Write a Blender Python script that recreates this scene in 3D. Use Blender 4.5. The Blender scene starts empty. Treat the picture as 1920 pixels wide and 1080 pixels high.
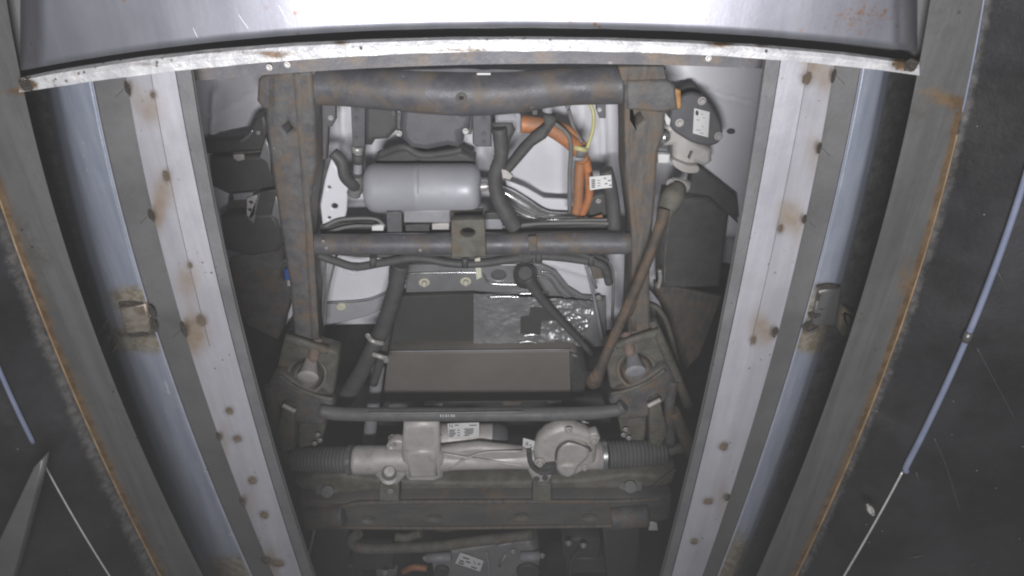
import bpy, bmesh, math, random
import numpy as np
from mathutils import Vector, Matrix
random.seed(7); rng = np.random.default_rng(7)
S = bpy.context.scene; C = S.collection

# ------------------------------------------------------------------ camera, light, exposure
F = 1251.0; T = math.radians(31.8)            # focal length in photo pixels, tilt away from straight up
ST, CT = math.sin(T), math.cos(T)
cd = bpy.data.cameras.new('camera'); cam = bpy.data.objects.new('camera', cd); C.objects.link(cam)
cd.sensor_width = 36; cd.lens = F/1920*36; cd.clip_start = .02; cd.clip_end = 100
R = Matrix(((1,0,0),(0,-CT,-ST),(0,ST,-CT)))  # columns: right, image-up, backwards
cam.matrix_world = R.to_4x4(); S.camera = cam
S.render.resolution_x, S.render.resolution_y = 1024, 576
W = bpy.data.worlds.new('World'); S.world = W; W.use_nodes = True
W.node_tree.nodes['Background'].inputs[0].default_value = (.5,.53,.6,1)
W.node_tree.nodes['Background'].inputs[1].default_value = .075
def lamp(name, loc, to, sx, sy, e, col):
    l = bpy.data.lights.new(name, 'AREA'); l.shape = 'RECTANGLE'; l.size = sx; l.size_y = sy
    l.energy = e; l.color = col; l.spread = math.radians(150)
    o = bpy.data.objects.new(name, l); C.objects.link(o); o.location = loc
    o.rotation_euler = (Vector(to)-Vector(loc)).to_track_quat('-Z','Y').to_euler()
lamp('pit_lamp', (-.02,.2,-.38), (-.02,.04,1.4), .42,.12, 27, (.98,.975,1))
S.cycles.filter_width = 2.1
S.view_settings.view_transform = 'Standard'; S.view_settings.look = 'None'
S.view_settings.exposure = 0; S.view_settings.gamma = 1

# ------------------------------------------------------------------ pixel (of the 1920 photo) on the level plane z -> world
def zc(py): return F*CT-(py-540)*ST
def sc(py, z): return z/zc(py)                # metres per pixel there
def P(px, py, z):
    k = z/zc(py); return Vector(((px-960)*k, ((py-540)*CT+F*ST)*k, z))

# ------------------------------------------------------------------ materials
def nodes(name):
    m = bpy.data.materials.new(name); m.use_nodes = True
    nt = m.node_tree; return m, nt, nt.nodes['Principled BSDF']
def nz(nt, co, scale, detail=6, rough=.6, stretch=None):
    v = co
    if stretch:
        mp = nt.nodes.new('ShaderNodeMapping'); mp.inputs['Scale'].default_value = stretch
        nt.links.new(co, mp.inputs[0]); v = mp.outputs[0]
    n = nt.nodes.new('ShaderNodeTexNoise'); n.inputs['Scale'].default_value = scale
    n.inputs['Detail'].default_value = detail; n.inputs['Roughness'].default_value = rough
    nt.links.new(v, n.inputs['Vector']); return n.outputs['Fac']
def rmp(nt, f, a, b, lo=0., hi=1.):
    r = nt.nodes.new('ShaderNodeMapRange'); r.interpolation_type = 'SMOOTHSTEP'
    r.inputs[1].default_value = a; r.inputs[2].default_value = b
    r.inputs[3].default_value = lo; r.inputs[4].default_value = hi
    nt.links.new(f, r.inputs[0]); return r.outputs[0]
def mth(nt, op, a, b):
    n = nt.nodes.new('ShaderNodeMath'); n.operation = op; n.use_clamp = False
    for i, v in enumerate((a, b)):
        if isinstance(v, (int, float)): n.inputs[i].default_value = v
        else: nt.links.new(v, n.inputs[i])
    return n.outputs[0]
def mix(nt, f, a, b):
    n = nt.nodes.new('ShaderNodeMix'); n.data_type = 'RGBA'; n.clamp_factor = True
    if isinstance(f, (int, float)): n.inputs[0].default_value = f
    else: nt.links.new(f, n.inputs[0])
    for i, v in ((6, a), (7, b)):
        if isinstance(v, tuple): n.inputs[i].default_value = (*v[:3], 1)
        else: nt.links.new(v, n.inputs[i])
    return n.outputs[2]
def grime(name, c1, c2, dirt=None, amt=.5, rough=.6, metal=0., scale=12, bump=.15, dscale=7, stretch=None, specks=None, wear=None, burn=None, rvar=.12, bscale=180):
    m, nt, b = nodes(name); L = nt.links
    co = nt.nodes.new('ShaderNodeTexCoord').outputs['Object']
    n1 = nz(nt, co, scale, 6, .65, stretch)
    col = mix(nt, rmp(nt, n1, .32, .68), c1, c2)
    n2 = nz(nt, co, dscale, 8, .7)
    if dirt:
        col = mix(nt, mth(nt, 'MULTIPLY', rmp(nt, n2, .72-.45*amt, .86-.35*amt), .85), col, dirt)
    if specks:
        v = nt.nodes.new('ShaderNodeTexVoronoi'); v.inputs['Scale'].default_value = specks[0]; L.new(co, v.inputs['Vector'])
        s = mth(nt, 'MULTIPLY', rmp(nt, v.outputs['Distance'], specks[1], specks[1]*.5), rmp(nt, nz(nt, co, specks[0]*.16, 3), .5, .64))
        col = mix(nt, s, col, specks[2])
    if wear:                                   # stain shape stored on the mesh, broken up by noise
        a = nt.nodes.new('ShaderNodeAttribute'); a.attribute_name = 'wear'
        f = mth(nt, 'ADD', a.outputs['Fac'], mth(nt, 'MULTIPLY', mth(nt, 'SUBTRACT', nz(nt, co, wear[2], 8, .75), .5), wear[3]))
        f = mth(nt, 'MULTIPLY', rmp(nt, f, *(wear[4:6] if len(wear) > 4 else (.3, .8))), rmp(nt, a.outputs['Fac'], .02, .2))
        col = mix(nt, f, col, mix(nt, rmp(nt, nz(nt, co, wear[2]*1.7, 6), .4, .62), wear[0], wear[1]))
    if burn:
        a = nt.nodes.new('ShaderNodeAttribute'); a.attribute_name = 'burn'
        f = mth(nt, 'ADD', a.outputs['Fac'], mth(nt, 'MULTIPLY', mth(nt, 'SUBTRACT', nz(nt, co, 60, 6, .7), .5), .5))
        f = mth(nt, 'MULTIPLY', rmp(nt, f, .15, 1.0), rmp(nt, a.outputs['Fac'], .02, .25))
        col = mix(nt, f, col, burn)
    L.new(col, b.inputs['Base Color'])
    L.new(rmp(nt, n2, .3, .7, rough-rvar, min(1, rough+rvar)), b.inputs['Roughness'])
    b.inputs['Metallic'].default_value = metal
    if bump:
        bp = nt.nodes.new('ShaderNodeBump'); bp.inputs['Strength'].default_value = bump; bp.inputs['Distance'].default_value = .002
        L.new(mth(nt, 'ADD', nz(nt, co, bscale, 4), mth(nt, 'MULTIPLY', n1, 1.5)), bp.inputs['Height']); L.new(bp.outputs[0], b.inputs['Normal'])
    return m
M = {}
RUST = (.16,.085,.035); RUST2 = (.07,.04,.02)
M['cover'] = grime('galvanised_sheet', (.24,.24,.275), (.29,.29,.325), None, rough=.37, metal=.85, scale=6, bump=.03, stretch=(5,.25,1), specks=(70,.2,(.25,.15,.08)), wear=((.3,.19,.12),(.2,.11,.06),130,2.2), rvar=.02)
M['cross'] = grime('weathered_bright_steel', (.42,.42,.43), (.6,.6,.6), (.2,.13,.08), .3, rough=.42, metal=.55, scale=40, bump=.4, dscale=30, wear=(RUST,(.1,.07,.04),60,1.0), specks=(120,.3,(.06,.05,.04)))
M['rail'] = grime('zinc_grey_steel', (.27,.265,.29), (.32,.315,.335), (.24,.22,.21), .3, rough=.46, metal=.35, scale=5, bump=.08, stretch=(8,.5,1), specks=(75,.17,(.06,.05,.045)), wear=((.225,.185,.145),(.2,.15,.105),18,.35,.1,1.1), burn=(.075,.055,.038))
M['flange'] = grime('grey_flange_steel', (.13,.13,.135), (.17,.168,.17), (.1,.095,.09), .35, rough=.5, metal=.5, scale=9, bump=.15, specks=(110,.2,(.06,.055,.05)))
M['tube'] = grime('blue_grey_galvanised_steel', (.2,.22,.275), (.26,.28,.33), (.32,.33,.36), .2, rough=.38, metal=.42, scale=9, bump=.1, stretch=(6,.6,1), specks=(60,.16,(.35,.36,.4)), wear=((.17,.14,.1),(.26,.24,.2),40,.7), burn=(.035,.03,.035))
M['greyface'] = grime('grey_paint_and_web_shade', (.1,.1,.1), (.125,.125,.125), (.09,.08,.07), .3, rough=.5, metal=.45, scale=6, bump=.1)
M['plate'] = grime('grey_mill_steel', (.085,.085,.083), (.12,.119,.117), (.06,.055,.05), .4, rough=.45, metal=.55, scale=6, bump=.1, stretch=(9,.5,1), wear=((.15,.1,.055),(.1,.06,.028),30,.75), specks=(45,.12,(.04,.035,.03)))
M['panel'] = grime('black_coated_panel', (.005,.005,.0052), (.016,.016,.018), (.032,.031,.031), .3, rough=.4, scale=7, bump=.2, specks=(60,.08,(.2,.2,.2)), dscale=5, wear=((.075,.072,.068),(.045,.042,.04),60,1.1))
M['edge_rust'] = grime('rusted_edge', (.1,.065,.033), (.19,.125,.065), (.26,.21,.16), .3, rough=.6, scale=30, bump=.4)
M['ridge'] = grime('ridge_highlight_and_scuff', (.27,.28,.33), (.34,.35,.4), (.2,.2,.22), .3, rough=.35, metal=.3, scale=20, bump=.1)
M['bellow'] = grime('dusty_bellows_rubber', (.1,.1,.1), (.14,.138,.134), (.16,.15,.13), .3, rough=.6, scale=25, bump=.15)
M['sub'] = grime('muddy_subframe_steel', (.12,.115,.09), (.2,.195,.165), (.21,.155,.1), .4, rough=.7, scale=22, bump=.5, dscale=15)
M['pipe'] = grime('pale_blue_conduit', (.1,.115,.17), (.13,.145,.2), None, rough=.35, scale=20, bump=.05)
M['concrete'] = grime('black_rough_concrete', (.018,.018,.018), (.06,.06,.058), (.16,.16,.16), .2, rough=.9, scale=45, bump=1., dscale=70, bscale=60)
M['weld'] = grime('rusty_weld', (.07,.048,.032), (.2,.15,.105), (.4,.38,.34), .4, rough=.45, metal=.4, scale=90, bump=.6)
M['beadm'] = grime('dark_weld_bead', (.03,.025,.022), (.1,.085,.07), (.3,.28,.26), .35, rough=.35, metal=.6, scale=110, bump=.6)
M['white'] = grime('pale_floor_paint', (.7,.7,.74), (.78,.78,.81), (.58,.57,.55), .3, rough=.42, scale=4, bump=.03, dscale=9)
M['dusty'] = grime('dusty_black_chassis_paint', (.075,.077,.085), (.145,.14,.134), (.165,.115,.075), .6, rough=.62, scale=26, bump=.55, dscale=20, specks=(60,.16,(.25,.24,.23)))
M['slate'] = grime('slate_tube_paint', (.075,.075,.084), (.128,.127,.136), (.165,.125,.09), .58, rough=.5, scale=15, bump=.3, dscale=18, specks=(50,.2,(.22,.22,.23)))
M['brown'] = grime('rust_brown_chassis_paint', (.08,.079,.078), (.15,.132,.112), (.175,.12,.08), .6, rough=.7, scale=26, bump=.55, dscale=20, stretch=(3,.7,1))
M['olive'] = grime('dirty_olive_steel', (.08,.077,.062), (.15,.143,.118), (.17,.12,.075), .45, rough=.7, scale=26, bump=.55, dscale=20)
M['black'] = grime('black_plastic', (.052,.052,.052), (.078,.078,.076), (.1,.098,.092), .3, rough=.5, scale=12, bump=.1)
M['rubber'] = grime('dusty_black_rubber', (.06,.06,.06), (.085,.085,.083), (.12,.117,.11), .35, rough=.65, scale=25, bump=.15)
M['motor'] = grime('dull_black_casting', (.085,.085,.092), (.12,.12,.128), (.13,.128,.128), .3, rough=.55, scale=15, bump=.25)
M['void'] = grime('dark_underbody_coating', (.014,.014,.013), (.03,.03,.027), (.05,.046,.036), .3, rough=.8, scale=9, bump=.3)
M['tank'] = grime('silver_grey_tank_paint', (.36,.36,.395), (.41,.41,.435), (.3,.29,.28), .4, rough=.52, metal=.1, scale=6, bump=.05)
M['alu'] = grime('cast_aluminium', (.46,.435,.41), (.56,.535,.51), (.36,.31,.27), .4, rough=.5, metal=.15, scale=22, bump=.3, dscale=16)
M['bright'] = grime('bright_metal_pipe', (.6,.6,.6), (.7,.7,.7), (.4,.38,.35), .25, rough=.25, metal=.85, scale=18, bump=.1)
M['zinc'] = grime('dull_zinc_fastener', (.38,.37,.35), (.5,.49,.47), (.25,.2,.14), .35, rough=.4, metal=.4, scale=60, bump=.2)
M['shield'] = grime('dull_heat_shield_sheet', (.27,.27,.275), (.34,.34,.345), (.2,.19,.17), .3, rough=.38, metal=.35, scale=9, bump=.15)
M['foil'] = grime('crinkled_foil', (.3,.3,.305), (.4,.4,.405), (.22,.215,.2), .3, rough=.42, metal=.55, scale=20, bump=.3, bscale=90)
M['cover_black'] = grime('black_cover_sheet', (.048,.047,.044), (.058,.057,.054), (.075,.072,.066), .2, rough=.7, scale=6, bump=.08)
M['battery'] = grime('grey_brown_case', (.15,.137,.12), (.185,.168,.148), (.15,.115,.09), .35, rough=.6, scale=5, bump=.08)
M['orange'] = grime('orange_cable_sleeve', (.42,.15,.055), (.55,.22,.085), (.27,.15,.09), .5, rough=.5, scale=30, bump=.2)
M['orange2'] = grime('faded_orange_cable', (.36,.16,.075), (.45,.2,.09), (.26,.15,.09), .35, rough=.55, scale=30, bump=.2)
M['yellow'] = grime('yellow_wire', (.5,.47,.2), (.56,.52,.26), None, rough=.5, scale=30, bump=.05)
M['cream'] = grime('cream_plastic_clip', (.6,.58,.45), (.68,.66,.54), (.4,.36,.25), .3, rough=.5, scale=40, bump=.1)
M['conn'] = grime('grey_connector_plastic', (.26,.26,.28), (.33,.33,.35), (.2,.195,.19), .3, rough=.5, scale=25, bump=.15)
M['labelw'] = grime('white_label_paper', (.72,.72,.71), (.78,.78,.77), (.55,.53,.48), .2, rough=.5, scale=30, bump=0)
M['ink'] = grime('black_print', (.04,.04,.045), (.06,.06,.065), None, rough=.6, bump=0)
M['whiteink'] = grime('white_print', (.5,.5,.5), (.6,.6,.6), None, rough=.6, bump=0)
M['blue'] = grime('blue_connector_plastic', (.03,.09,.35), (.04,.11,.4), None, rough=.45, bump=0)
M['rustrod'] = grime('rusty_shaft', (.06,.048,.038), (.125,.092,.068), (.18,.105,.055), .5, rough=.75, scale=16, bump=.4, dscale=16)
M['orangerust'] = grime('fresh_orange_rust', (.35,.17,.05), (.5,.28,.1), (.75,.6,.4), .3, rough=.8, scale=60, bump=.5)
M['pinkrust'] = grime('pink_brown_rust', (.2,.14,.115), (.27,.19,.155), None, rough=.8, scale=30, bump=.4)
M['greyrod'] = grime('grey_dirty_hose', (.15,.15,.145), (.19,.188,.18), (.12,.11,.09), .3, rough=.6, scale=20, bump=.15)

# ------------------------------------------------------------------ object helpers
def empty(name, loc, label, cat, group=None):
    o = bpy.data.objects.new(name, None); C.objects.link(o); o.location = loc; o.empty_display_size = .05
    o['label'] = label; o['category'] = cat
    if group: o['group'] = group
    return o
def wloc(o):
    v = Vector((0,0,0))
    while o: v = v + o.location; o = o.parent
    return v
def link(name, me, mat, parent=None, loc=None, label=None):
    """mesh given in world coordinates; re-based on its parent's origin (or on loc)"""
    base = wloc(parent) if parent else Vector(loc or (0,0,0))
    me.transform(Matrix.Translation(-base)); me.name = name
    o = bpy.data.objects.new(name, me); C.objects.link(o)
    if mat:
        me.materials.clear(); me.materials.append(M[mat])
    if parent: o.parent = parent
    else: o.location = base
    if label: o['label'] = label
    return o
def mesh(vs, fs, smooth=False):
    me = bpy.data.meshes.new('m'); me.from_pydata([tuple(v) for v in vs], [], fs); me.validate()
    bm = bmesh.new(); bm.from_mesh(me); bmesh.ops.recalc_face_normals(bm, faces=bm.faces); bm.to_mesh(me); bm.free()
    if smooth is True: me.polygons.foreach_set('use_smooth', [True]*len(me.polygons))
    elif smooth: 
        for p in me.polygons: p.use_smooth = len(p.vertices) == 4
    return me
def catmull(pts, sub):
    pts = [np.array(p, float) for p in pts]
    if len(pts) < 3 or sub < 2: return pts
    out = []; e = [2*pts[0]-pts[1]] + pts + [2*pts[-1]-pts[-2]]
    for i in range(len(pts)-1):
        a, b, c, d = e[i:i+4]
        for k in range(sub):
            t = k/sub
            out.append(.5*((2*b)+(c-a)*t+(2*a-5*b+4*c-d)*t*t+(3*b-a-3*c+d)*t**3))
    out.append(pts[-1]); return out
def closed_smooth(pts, sub=5):
    p = [np.array(q, float) for q in pts]; n = len(p); out = []
    for i in range(n):
        a, b, c, d = p[i-1], p[i], p[(i+1)%n], p[(i+2)%n]
        for k in range(sub):
            t = k/sub; out.append(.5*((2*b)+(c-a)*t+(2*a-5*b+4*c-d)*t*t+(3*b-a-3*c+d)*t**3))
    return out
def ell(cx, cy, rx, ry, n=20, rot=0):
    c, s = math.cos(rot), math.sin(rot)
    return [(cx+rx*math.cos(a)*c-ry*math.sin(a)*s, cy+rx*math.cos(a)*s+ry*math.sin(a)*c) for a in [2*math.pi*i/n for i in range(n)]]
def plate_mesh(pts, z, th, holes=(), bev=.002, smooth=0):
    cu = bpy.data.curves.new('c', 'CURVE'); cu.dimensions = '2D'; cu.fill_mode = 'BOTH'
    bev = min(bev, th*.45)
    for ring in [pts]+list(holes):
        r = closed_smooth(ring, smooth) if (smooth and ring is pts) else ring
        w = [P(p[0], p[1], z) for p in r]
        sp = cu.splines.new('POLY'); sp.points.add(len(w)-1); sp.use_cyclic_u = True
        for q, v in zip(sp.points, w): q.co = (v.x, v.y, 0, 1)
    cu.extrude = max(th/2-bev, 1e-4); cu.bevel_depth = bev; cu.bevel_resolution = 1; cu.offset = -bev
    ob = bpy.data.objects.new('c', cu); C.objects.link(ob)
    dg = bpy.context.evaluated_depsgraph_get(); me = bpy.data.meshes.new_from_object(ob.evaluated_get(dg))
    bpy.data.objects.remove(ob); bpy.data.curves.remove(cu)
    me.transform(Matrix.Translation((0,0,z+th/2))); return me
def pl(name, pts, z, th, mat, parent=None, holes=(), bev=.002, smooth=0, tilt=None, label=None):
    me = plate_mesh(pts, z, th, holes, bev, smooth)
    if tilt:                                   # (x slope, y slope) about the outline's middle
        c = sum((P(p[0], p[1], z) for p in pts), Vector())/len(pts)
        for v in me.vertices: v.co.z += (v.co.x-c.x)*tilt[0]+(v.co.y-c.y)*tilt[1]
    return link(name, me, mat, parent, label=label)
def tube_mesh(path, radii, sides=14, flat=1.0):
    n = len(path); vs = []; fs = []; path = [Vector(p) for p in path]
    up = Vector((0,0,1))
    for i, p in enumerate(path):
        d = (path[min(i+1,n-1)]-path[max(i-1,0)]).normalized()
        u = up if abs(d.dot(up)) < .95 else Vector((0,1,0))
        a = d.cross(u).normalized(); b = a.cross(d).normalized()
        r = radii[i] if hasattr(radii, '__len__') else radii
        for k in range(sides):
            t = 2*math.pi*k/sides; vs.append(p+a*math.cos(t)*r+b*math.sin(t)*r*flat)
    for i in range(n-1):
        for k in range(sides):
            k2 = (k+1)%sides; fs.append((i*sides+k, i*sides+k2, (i+1)*sides+k2, (i+1)*sides+k))
    fs.append(tuple(range(sides))[::-1]); fs.append(tuple(range((n-1)*sides, n*sides)))
    return mesh(vs, fs, 'quads')
def tb(name, path, r, mat, parent=None, sides=12, sub=6, flat=1.0, label=None, ripple=0):
    pr = [tuple(p) if len(p) > 3 else (*p, r) for p in path]
    q = catmull(pr, sub)
    w = [P(a[0], a[1], a[2]) for a in q]; rad = [a[3]*sc(a[1], a[2]) for a in q]
    if ripple: rad = [x*(1+ripple*(i % 2)) for i, x in enumerate(rad)]
    return link(name, tube_mesh(w, rad, sides, flat), mat, parent, label=label)
def la(name, a, b, prof, mat, parent=None, n=24, label=None):
    """solid of revolution about a-b; prof = (fraction along, radius in photo pixels at a)"""
    A, B = P(*a), P(*b); s = sc(a[1], a[2]); d = B-A; ax = d.normalized()
    u = Vector((0,0,1)) if abs(ax.z) < .9 else Vector((1,0,0))
    e1 = ax.cross(u).normalized(); e2 = e1.cross(ax); vs = []; fs = []
    for t, r in prof:
        for k in range(n):
            an = 2*math.pi*k/n; vs.append(A+d*t+(e1*math.cos(an)+e2*math.sin(an))*max(r*s, 1e-5))
    for i in range(len(prof)-1):
        for k in range(n):
            k2 = (k+1)%n; fs.append((i*n+k, i*n+k2, (i+1)*n+k2, (i+1)*n+k))
    fs.append(tuple(range(n))[::-1]); fs.append(tuple(range((len(prof)-1)*n, len(prof)*n)))
    me = mesh(vs, fs)
    for p in me.polygons:
        if len(p.vertices) == 4: p.use_smooth = True
    me.set_sharp_from_angle(angle=math.radians(40))
    return link(name, me, mat, parent, label=label)
BOLT = {}
def bolt_mesh(kind):
    if kind in BOLT: return BOLT[kind]
    vs = []; fs = []
    def ring(n, r, z, off=0): 
        vs.extend((r*math.cos(2*math.pi*(k+off)/n), r*math.sin(2*math.pi*(k+off)/n), z) for k in range(n))
    def band(o, n, cap=False):
        for k in range(n): fs.append((o+k, o+(k+1)%n, o+n+(k+1)%n, o+n+k))
    ring(16, 1, .0); ring(16, 1, -.22); ring(16, .9, -.28); band(0,16); band(16,16); fs.append(tuple(range(32,48)))
    n = 6 if kind == 'hex' else 14; o = len(vs)
    ring(n, .66, -.2); ring(n, .66, -.75); ring(n, .56, -.88); band(o,n); band(o+n,n); fs.append(tuple(range(o+2*n,o+3*n)))
    BOLT[kind] = mesh(vs, fs); return BOLT[kind]
def bolt(px, py, z, r, mat, parent, name='bolt', kind='hex', rot=None):
    me = bolt_mesh(kind); key = (kind, mat)
    if key not in BOLT:
        BOLT[key] = me.copy(); BOLT[key].name = name; BOLT[key].materials.append(M[mat])
    o = bpy.data.objects.new(name, BOLT[key]); C.objects.link(o); o.parent = parent
    o.location = P(px, py, z)-wloc(parent); s = r*sc(py, z); o.scale = (s,s,s)
    o.rotation_euler = (0,0,random.random() if rot is None else rot); return o
def poly1(pts, axis, deg=2):
    a = np.array(pts, float); t, v = (a[:,1], a[:,0]) if axis == 'y' else (a[:,0], a[:,1])
    return np.polynomial.Polynomial.fit(t, v, min(deg, len(pts)-1))
def loft(name, lines, t0, t1, n, mat, parent=None, axis='y', closed=True, wear=None, burn=None, across=4, smooth=False, deg=2, label=None, wob=0, zfn=None):
    """long member through (photo line, z) cross-section stations; wear/burn: functions of photo pixel"""
    st = []                                    # cross-section stations, subdivided
    L = [(poly1(l, axis, deg), z) for l, z in lines]
    m = len(L); pairs = [(i, (i+1)%m) for i in range(m if closed else m-1)]
    for i, j in pairs:
        for k in range(across): st.append((i, j, k/across))
    if not closed: st.append((m-1, m-1, 0))
    ts = np.linspace(t0, t1, n); vs = []; uv = []
    for t in ts:
        for i, j, f in st:
            w = L[i][0](t)*(1-f)+L[j][0](t)*f; z = L[i][1]*(1-f)+L[j][1]*f
            if wob: w += wob*math.sin(t*.11+i*2)*.5+wob*math.sin(t*.043+i)
            p = (w, t) if axis == 'y' else (t, w)
            if zfn: z += zfn(*p)
            vs.append(P(p[0], p[1], z)); uv.append(p)
    k = len(st); fs = []
    for a in range(n-1):
        for b in range(k if closed else k-1):
            b2 = (b+1)%k; fs.append((a*k+b, a*k+b2, (a+1)*k+b2, (a+1)*k+b))
    if closed: fs.append(tuple(range(k))[::-1]); fs.append(tuple(range((n-1)*k, n*k)))
    me = mesh(vs, fs, smooth)
    for nm, fn in (('wear', wear), ('burn', burn)):
        if fn:
            at = me.attributes.new(nm, 'FLOAT', 'POINT'); at.data.foreach_set('value', [float(fn(*p)) for p in uv])
    return link(name, me, mat, parent, label=label)
def gauss(x, y, spots):
    return sum(a*math.exp(-((x-sx)**2/(2*rx*rx)+(y-sy)**2/(2*ry*ry))) for sx, sy, rx, ry, a in spots)
def edge_near(line, w, deg=2):
    f = poly1(line, 'y', deg); return lambda x, y: max(0., 1-abs(x-f(y))/w)

# ================================================================== THE PIT STEELWORK
RW_L = dict(o=[(238,123),(241,193),(277,360),(293,427),(340,600),(377,720),(420,847),(460,937),(510,1080)],
            c=[(283,140),(308,287),(348,460),(373,573),(412,720),(462,880),(530,1080)],
            i=[(330,137),(343,213),(368,360),(393,473),(430,620),(459,720),(500,863),(547,1020),(563,1080)],
            e=[(363,130),(400,360),(443,547),(483,720),(530,887),(593,1080)])
RW_R = dict(o=[(1563,123),(1553,200),(1520,360),(1487,510),(1463,617),(1430,720),(1393,863),(1360,947),(1317,1080)],
            c=[(1512,130),(1505,177),(1477,353),(1453,457),(1420,593),(1385,720),(1345,880),(1290,1080)],
            i=[(1462,117),(1425,360),(1390,547),(1346,720),(1307,880),(1262,1080)],
            e=[(1430,113),(1394,360),(1363,547),(1323,720),(1280,900),(1238,1080)])
TU_L = dict(d=[(83,167),(133,393),(187,593),(230,710),(320,953),(378,1080)], r=[(173,157),(197,260),(218,360),(240,450),(267,540),(293,620),(327,720),(353,803),(393,887),(440,1003),(470,1080)])
TU_R = dict(d=[(1672,130),(1632,360),(1590,500),(1522,720),(1465,880),(1385,1080)], r=[(1617,130),(1593,233),(1570,360),(1547,450),(1530,527),(1497,627),(1473,720),(1427,863),(1390,963),(1345,1080)])
PL_L = dict(i=[(13,0),(45,173),(88,360),(140,507),(183,633),(213,720),(300,913),(380,1080)], o=[(-60,190),(0,370),(30,443),(63,540),(97,643),(127,720),(177,830),(233,937),(298,1070)])
PL_R = dict(i=[(1743,0),(1720,143),(1672,360),(1627,520),(1590,637),(1560,720),(1513,853),(1460,980),(1420,1080)], o=[(1843,0),(1827,100),(1803,213),(1767,360),(1717,530),(1680,627),(1648,720),(1597,863),(1543,960),(1493,1080)])
SP_L = [(288,178,9,11),(313,330,11,17),(356,497,8,10),(378,600,13,15),(430,770,11,10),(445,822,12,9),(473,900,11,11),(495,965,12,10),(522,1056,15,10)]
EB_L = [(240,165,7,17),(285,403,8,14),(346,617,8,17),(411,818,6,9),(455,940,6,11),(497,1050,8,8)]
SP_R = [(1512,147,14,18),(1462,428,9,13),(1412,638,9,12),(1357,837,12,11),(1328,940,13,9),(1302,1015,10,8)]
EB_R = [(1562,142,6,16),(1535,277,6,13),(1507,411,6,10),(1452,622,8,12),(1363,932,6,8)]
def lump(rx, ry, h, seed):
    r = random.Random(seed); vs = [(0,0,-h)]; fs = []; N = 14; rings = 4
    for i in range(1, rings+1):
        f = i/rings
        for k in range(N):
            a = 2*math.pi*k/N; j = 1+.25*(r.random()-.5)
            vs.append((rx*f*j*math.cos(a), ry*f*j*math.sin(a), -h*(1-f*f)*(.6+.8*r.random()) if i < rings else .002))
    for k in range(N): fs.append((0, 1+k, 1+(k+1)%N))
    for i in range(rings-1):
        for k in range(N): a = 1+i*N; fs.append((a+k, a+N+k, a+N+(k+1)%N, a+(k+1)%N))
    return mesh(vs, fs, True)
LUMP = [lump(1,1,.45,s) for s in range(4)]
for me in LUMP: me.materials.append(M['weld'])
LUMPB = [lump(1,1,.6,s+9) for s in range(3)]
for me in LUMPB: me.materials.append(M['beadm'])
def spot(px, py, z, rx, ry, parent, pool, name, tall=1.):
    o = bpy.data.objects.new(name, random.choice(pool)); C.objects.link(o); o.parent = parent
    o.location = P(px, py, z)-wloc(parent); s = sc(py, z)
    o.scale = (rx*s, ry*s*F/zc(py), min(rx, ry)*s*tall); o.rotation_euler = (0,0,0); return o
ZR, ZT, ZP = .84, .9, .74
def guide_rail(D, spots, edges, side, label):
    root = empty('guide_rail', P(D['c'][3][0], 540, ZR), label, 'steel rail', 'pale guide rails beside the truck')
    sg = 1 if side == 'l' else -1
    off = lambda l, k: [(x+k*sg, y) for x, y in l]
    tan = [(x-6*sg, y+ (28 if y < 700 else 4), 20, 30, .75) for x, y, a, b in spots if y < 720 and side == 'l'] + \
          [(x+9*(-sg), y-26, 15, 26, .8) for x, y, a, b in spots if side == 'r' and y < 700] + \
          [(x+10*sg, y+8, 11+4*((x*7)%3)/2, 22+9*((x*5)%4)/2, .45+.12*((x*3)%4)) for x, y, a, b in edges]
    brn = [(x, y, a*.8, b*.8, .8) for x, y, a, b in spots]+[(x+2*sg, y, a*.9, b*.9, .9) for x, y, a, b in edges]
    wear = lambda x, y: min(1, gauss(x, y, tan)); burn = lambda x, y: min(1, gauss(x, y, brn))
    zi = ZR+.004
    loft('web', [(off(D['o'],0), ZR+.05), (off(D['o'],0), ZR), (D['c'], ZR-.002), (D['i'], ZR), (off(D['i'],1), ZR+.05)], -20, 1210, 260, 'rail', root, wear=wear, burn=burn, across=10)
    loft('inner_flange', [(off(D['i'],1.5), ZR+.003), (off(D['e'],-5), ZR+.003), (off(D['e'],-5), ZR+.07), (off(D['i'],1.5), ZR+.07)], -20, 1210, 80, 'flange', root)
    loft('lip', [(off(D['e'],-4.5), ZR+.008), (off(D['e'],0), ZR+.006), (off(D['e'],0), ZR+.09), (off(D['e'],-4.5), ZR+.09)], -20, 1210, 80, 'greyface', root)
    c = poly1(D['c'], 'y')
    vs = []
    loft('seam', [([(x-.6, y) for x, y in D['c']], ZR-.0026), ([(x+.6, y) for x, y in D['c']], ZR-.0026), ([(x+.6, y) for x, y in D['c']], ZR+.001), ([(x-.6, y) for x, y in D['c']], ZR+.001)], -20, 650, 60, 'greyface', root, across=1)
    for x, y, a, b in spots: spot(x, y, ZR-.001, a*.82, b*.82, root, LUMP, 'weld_spot', .6)
    for x, y, a, b in edges: spot(x-1*sg, y, ZR, a*.8, b*.9, root, LUMPB, 'weld_bead', 1.)
    for x, y, a, b in edges[:3]:
        for k in range(1): tb('whisker_shadow', [(x-2*sg, y+k*5-4, ZR+.012), (x-22*sg, y+16, ZR+.02)], .45, 'beadm', root, sides=5)  # thin dark tube drawn as the shadow line of a weld wire
    return root
guide_rail(RW_L, SP_L, EB_L, 'l', 'pale guide rail with many round brown weld spots, left of the truck')
guide_rail(RW_R, SP_R, EB_R, 'r', 'pale guide rail with fewer scorched weld spots, right of the truck')
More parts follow.
